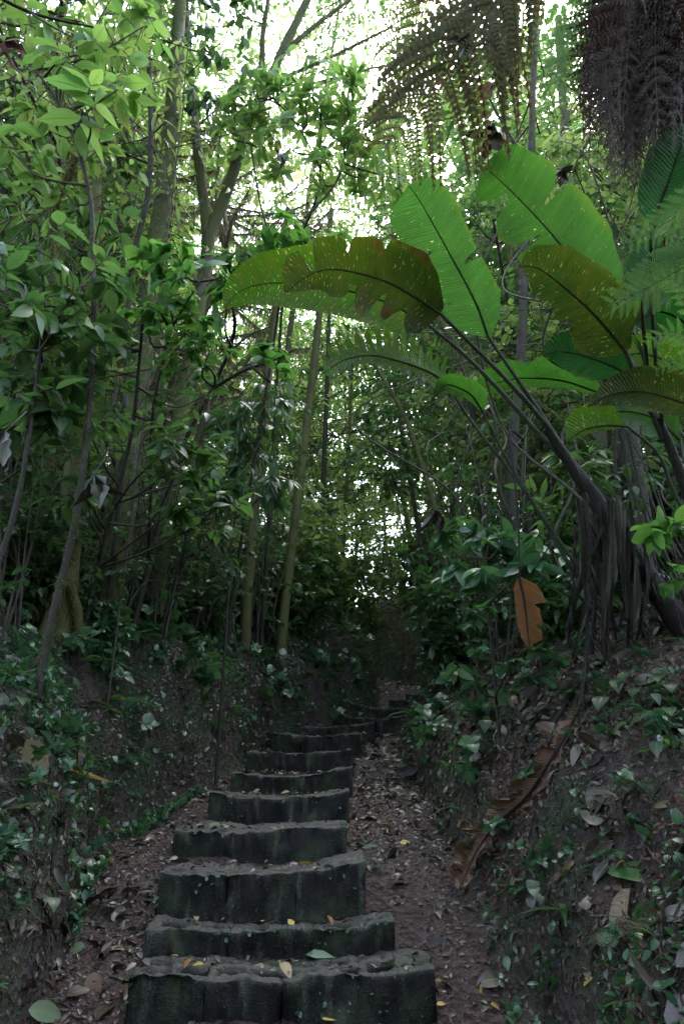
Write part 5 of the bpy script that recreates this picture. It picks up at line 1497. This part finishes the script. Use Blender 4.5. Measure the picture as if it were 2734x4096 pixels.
# ------------------------------------------------------------------ tree fern with its skirt of dead fronds
tf0 = ground_pt(np.array([2.55, 2.6, 0]), .1)
tfe = empty('tree_fern', tf0, 'tree fern with a thick shaggy skirt of dead brown fronds hanging from its crown', 'fern')
head = P(1500, -160, 3.9)
m_ = MB(); c = spline(np.array([tf0, tf0 * .6 + head * .4 + np.array([.25, 0, 0]), head]), 30); rg = m_.tube(c - tf0, np.linspace(.11, .09, 30), 12, .2, 3); fuzz(m_, rg, 900, .07, .006, .8)
m_.build('trunk', M['bark_dark'], tfe)
g = np.random.default_rng(77)
for k in range(95):
    x = g.uniform(1345, 1640); L = g.uniform(.55, 1.) * (440 - 130 * abs(x - 1450) / 150)
    d = 3.75 + .35 * math.sin(k * 2.4) + g.uniform(-.2, .2)
    a = head + g.normal(size=3) * np.array([.12, .12, .08])
    y1 = max(150, min(455, L * 1.12))
    pts = np.array([a, P(x * .5 + 1500 * .5, -80 + g.uniform(-40, 30), d), P(x + g.uniform(-10, 10), y1 * .35, d), P(x + g.uniform(-25, 25), y1, d + g.uniform(-.1, .1))])
    f_ = MB(); frond(f_, pts - tf0, g.uniform(.11, .2), 24, 9, np.array([g.normal(), -1., .2]), 1.0, .5, pinl=.13, crumple=.16, start=.2, rr=.006)
    f_.build('dead_frond', M['fern_dead'], tfe)
for k in range(14):                                         # fibrous core of the skirt
    f_ = MB(); x = g.uniform(1400, 1600); a = head + g.normal(size=3) * .1
    c = spline(np.array([a, P(x, 60, 3.95), P(x + g.uniform(-20, 20), g.uniform(180, 400), 3.95)]), 20)
    rg = f_.tube(c - tf0, np.linspace(.035, .008, 20), 6, .5, k); fuzz(f_, rg, 260, .11, .005, 2.5, False)
    f_.build('dead_stalk', M['stem_dead'], tfe)
# live and fading fronds
FR = [('fern', [(1500, -150), (1400, -40), (1320, 110), (1255, 262)], 3.9, 70, 26, 'fresh green frond'), ('fern', [(1500, -150), (1440, -120), (1360, -60), (1290, 40), (1250, 150)], 4.3, 70, 26, None),
      ('fern_olive', [(1480, -160), (1200, -90), (1090, 60), (1000, 190), (880, 340)], 4.4, 185, 24, 'wide fading olive brown frond'), ('fern_olive', [(1480, -160), (1280, -130), (1180, -60), (1110, 60), (1120, 180)], 4.2, 130, 20, None),
      ('fern_olive', [(1470, -160), (1150, -160), (1020, -20), (930, 120), (858, 220)], 4.7, 120, 20, None)]
for mat, pts, d, wd, n_, lb in FR:
    f_ = MB(); cc = np.array([head] + [P(x, y, d) for x, y in pts[1:]])
    vw = norm(CAM - cc[-1])
    frond(f_, cc - tf0, wd * PX(d) * 1.15, n_, 16, vw + UP * .25, 1.0, .25 if mat == 'fern' else .55, pinl=.15 if mat == 'fern' else .085, solid=.62 if mat == 'fern' else 1., crumple=.0 if mat == 'fern' else .05, grav=.0 if mat == 'fern' else .45, start=.3, rr=.008)
    o = f_.build('frond', M[mat], tfe)
    if lb: o['label'] = lb

# fern close to the viewer, at the edge
cf0 = ground_pt(np.array([1.75, 1.9, 0]), .05)
cfe = empty('close_fern', cf0, 'soft bright fern fronds close to the viewer against the dark olive leaf', 'fern')
for pts, d, wd in (([(1720, 470), (1640, 560), (1520, 640), (1400, 700)], 1.9, 120), ([(1700, 420), (1640, 440), (1560, 490), (1440, 560)], 2.1, 90)):
    f_ = MB(); cc = np.array([cf0, P(1760, 1500, d), P(1750, 800, d)] + [P(x, y, d) for x, y in pts])
    frond(f_, cc - cf0, wd * PX(d), 40, 16, norm(CAM - cc[-1]) + UP * .2, 1.0, .2, start=.62, rr=.005, taper=lambda t: np.sin(PI * np.clip((t - .55) / .45 * .8 + .15, 0, 1)) ** .7)
    f_.build('frond', M['fern'], cfe)
ef0 = ground_pt(np.array([2.3, 3.0, 0]), .05)
efe = empty('edge_fern', ef0, 'green fern fronds behind the stalk of the deep green leaf', 'fern')
for pts, d, wd in (([(1640, 800), (1600, 700), (1540, 640), (1490, 660)], 3.4, 60), ([(1640, 860), (1600, 790), (1540, 760), (1480, 790)], 3.5, 60), ([(1640, 880), (1600, 850), (1560, 830), (1500, 850)], 3.6, 50), ([(1640, 760), (1620, 660), (1580, 590), (1530, 560)], 3.3, 60)):
    f_ = MB(); cc = np.array([ef0, P(1660, 1200, d)] + [P(x, y, d) for x, y in pts])
    frond(f_, cc - ef0, wd * PX(d), 34, 14, norm(CAM - cc[-1]) + UP * .2, 1.0, .2, start=.5, rr=.005, taper=lambda t: np.sin(PI * np.clip((t - .45) / .55 * .8 + .15, 0, 1)) ** .7)
    f_.build('frond', M['fern'], efe)

# ------------------------------------------------------------------ hanging dark dead leaf bunches
T_RAG = leaf_template([0, .1, .25, .42, .6, .78, .92, 1], [0, .06, .15, .10, .17, .09, .05, 0], fold=.9, droop=.5, curl=.6)


def dead_bunch(label, x, y, d, size, mat='dead_dark', n_=7, hang=1.):
    a = P(x, y, d); root = empty('dead_leaf_bunch', a, label, 'dead leaves')
    s = size * PX(d)
    for k in range(n_):
        m_ = MB(); dr = norm(rng.normal(size=3) * np.array([.5, .5, .4]) + np.array([0, 0, -hang]))
        add_leaves(m_, T_RAG, np.array([[0, 0, 0.]]), dr[None], rng.normal(size=(1, 3)), np.array([s * rng.uniform(.5, 1.1)]), np.array([rng.uniform(.9, 1.6)])); m_.build('leaf', M[mat], root)
    m_ = MB(); m_.tube(np.array([[0, 0, 0], [.03, .05, s * .5], [.02, .15, s * 1.1]]), .004, 5); m_.build('stalk', M['twig'], root)
dead_bunch('black ragged dead leaves hung in the fading fern frond', 1068, 95, 4.3, 58)
dead_bunch('dark dead leaves hung just above the upright glowing leaf', 1125, 290, 5.2, 75)
dead_bunch('brown dead leaf drooping beneath the fading fern frond', 1128, 190, 5, 55, 'dead_brown', 3)
dead_bunch('dark papery dead leaves in the tufted tree', 642, 345, 7, 45)
dead_bunch('dark dead leaves behind the topmost torn banana leaf', 1290, 390, 5.6, 45)
dead_bunch('dark red withered leaf rosette at the upper corner of the view', 10, 95, 4.2, 75, 'dead_red', 9, .2)
dead_bunch('large black dead leaf draped low in the dark shrub', 215, 1090, 4.7, 90, 'dead_dark', 5)
dead_bunch('black dead leaves hanging among the slim shiny shrub leaves', 435, 1080, 6, 50)
dead_bunch('black dead leaf on the stalk at the near edge of the view', 12, 990, 4, 80, 'dead_dark', 3)
dead_bunch('dark dead clump hanging over the bare upper trail', 995, 1170, 7.5, 70)

# ------------------------------------------------------------------ small plants on the banks
HB = []
def herb_root(name, cat): 
    o = bpy.data.objects.new(name, None); o.empty_display_size = .1; COL.objects.link(o); o['category'] = cat; return o
for v in range(3):                                          # leafy seedlings
    r_ = herb_root('bank_seedling', 'plant'); m_, s_ = MB(), MB()
    for k in range(3):
        e = np.array([rng.normal() * .06, rng.normal() * .06, rng.uniform(.08, .2)])
        add_twigs(s_, np.zeros((1, 3)), (e * .5 + np.array([.01, 0, .02]))[None], e[None], np.array([.003]))
        spray(m_, s_, e, .07, 1, .10, 'whorl', T_OVAL if v else T_NEAR, 5, tw=.002)
    s_.build('stem', M['stem_green'], r_); m_.build('foliage', M['herb'], r_); HB.append((r_, 'small leafy green seedling on the bank'))
for v in range(2):                                          # little ferns
    r_ = herb_root('small_fern', 'fern')
    for k in range(5):
        a = rng.uniform(0, 6.28); L = rng.uniform(.15, .3); f_ = MB()
        cc = np.array([[0, 0, 0], [math.cos(a) * L * .4, math.sin(a) * L * .4, L * .45], [math.cos(a) * L, math.sin(a) * L, L * .25]])
        frond(f_, cc, L * .22, 14, 4, UP, 1.0, .1, start=.2, rr=.003); f_.build('frond', M['fern_dark'], r_)
    HB.append((r_, 'small dark green fern rooted in the bank'))
for v in range(2):                                          # strap leaves
    r_ = herb_root('strap_plant', 'plant'); m_ = MB()
    n_ = 6; a = rng.uniform(0, 6.28, n_); dr = np.stack([np.cos(a), np.sin(a), rng.uniform(.3, 1.2, n_)], -1)
    add_leaves(m_, leaf_template([0, .15, .4, .7, 1], [.02, .06, .075, .05, 0], .3, .55), np.zeros((n_, 3)), dr, np.tile(UP, (n_, 1)), rng.uniform(.18, .34, n_)); m_.build('foliage', M['leaf_mid'], r_)
    HB.append((r_, 'strap-leaved bright sprout on the bank'))
r_ = herb_root('heart_leaf_plant', 'plant'); m_, s_ = MB(), MB()
for k in range(8):
    a = rng.uniform(0, 6.28); rr_ = rng.uniform(.04, .2); e = np.array([math.cos(a) * rr_, math.sin(a) * rr_, rng.uniform(.05, .26)])
    add_twigs(s_, np.zeros((1, 3)), (e * np.array([.4, .4, .8]))[None], e[None], np.array([.003]))
    add_leaves(m_, T_HEART, e[None], np.array([[math.cos(a), math.sin(a), -.8]]) + rng.normal(size=(1, 3)) * .2, np.array([[math.cos(a) * .8, math.sin(a) * .8, 1.]]), np.array([rng.uniform(.07, .13)]))
s_.build('stem', M['stem_green'], r_); m_.build('foliage', M['leaf_dark'], r_); HB.append((r_, 'heart-leaved dusky plant on the bank'))
used2 = set()
def put_herb(i, p, sc, lab=None, grp=None):
    src, lb = HB[i]; lb = lab or lb; grp = grp or (None if lab else lb + 's')
    if i not in used2 and not lab:
        used2.add(i); src.location = tuple(p); src.scale = (sc,) * 3; src['label'] = lb; src['group'] = grp; return
    copy_thing(src, p, rng.uniform(0, 6.28), sc, lb, grp)
n = 0
for _ in range(6000):
    y = 2.9 + 12 * rng.random() ** 1.4; xl, xr = np.interp(y, LY, LX), np.interp(y, RY, RX)
    x = rng.uniform(xl - 1.8, xr + 2.2)
    if n % 2: x = (xl - rng.uniform(.06, .6)) if rng.random() < .6 else (xr + rng.uniform(.06, .8))
    if xl + .05 < x < xr - .02: continue
    if vnoise(x * 1.5, y * 1.5, 44) < -.2: continue
    i = int(rng.choice(8, p=[.2, .2, .2, .1, .1, .07, .06, .07]))
    put_herb(i, (x, y, th(x, y) - .01), rng.uniform(.6, 1.3) * (1 if y > 5.5 else .6)); n += 1
    if n >= 460: break
for k in range(120):
    y = 3.6 + 9 * rng.random() ** 1.3; sd = -1 if k % 3 else 1
    x = (np.interp(y, LY, LX) - rng.uniform(.05, .7)) if sd < 0 else (np.interp(y, RY, RX) + rng.uniform(.1, .9))
    put_herb(int(rng.choice([0, 1, 2, 3, 4, 5])), (x, y, th(x, y)), rng.uniform(.8, 1.5) * (1 if y > 5.5 else .6))
for x, y, s, lb in ((1400, 1640, 1.0, 'large heart-leaved plant beneath the dead stalks, nearest the banana plant'), (1480, 1640, 1.0, 'heart-leaved plant with drooping dark leaves, middle of the outer bank trio'), (1550, 1630, 1.0, 'heart-leaved plant at the outer edge of the bank slope'),
                    (1545, 1760, 1.1, 'big dusky heart-leaved plant hanging at the outer bank edge'), (20, 1720, 1.1, 'dark heart-leaved plant beside the big pale veined dead leaf')):
    put_herb(7, hit(x, y), s, lb)
for x, y, s, lb in ((1100, 1665, 1.5, 'bluish fern with arching fronds on the bank by the lobed dead leaf'), (415, 1545, 1.6, 'grey green fern on the crest of the near bank'), (455, 1430, 1.9, 'feathery fern under the forked tree'), (872, 2000, .5, 'tiny fern on the trail edge'), (1545, 1700, 1.6, 'fern by the outer bank edge')):
    put_herb(3, hit(x, y), s, lb)
for x, y, s, lb in ((195, 1520, 1.3, 'bright strap-leaved sprout on the bank crest below the buttressed trunk'), (270, 1640, 1.3, 'strap-leaved plant with one long arching leaf on the near bank')):
    put_herb(5, hit(x, y), s, lb)
for nm in FL:
    bpy.data.objects.remove(FL[nm][0])
print('faces', sum(len(m.polygons) for m in bpy.data.meshes), 'objs', len(bpy.data.objects))
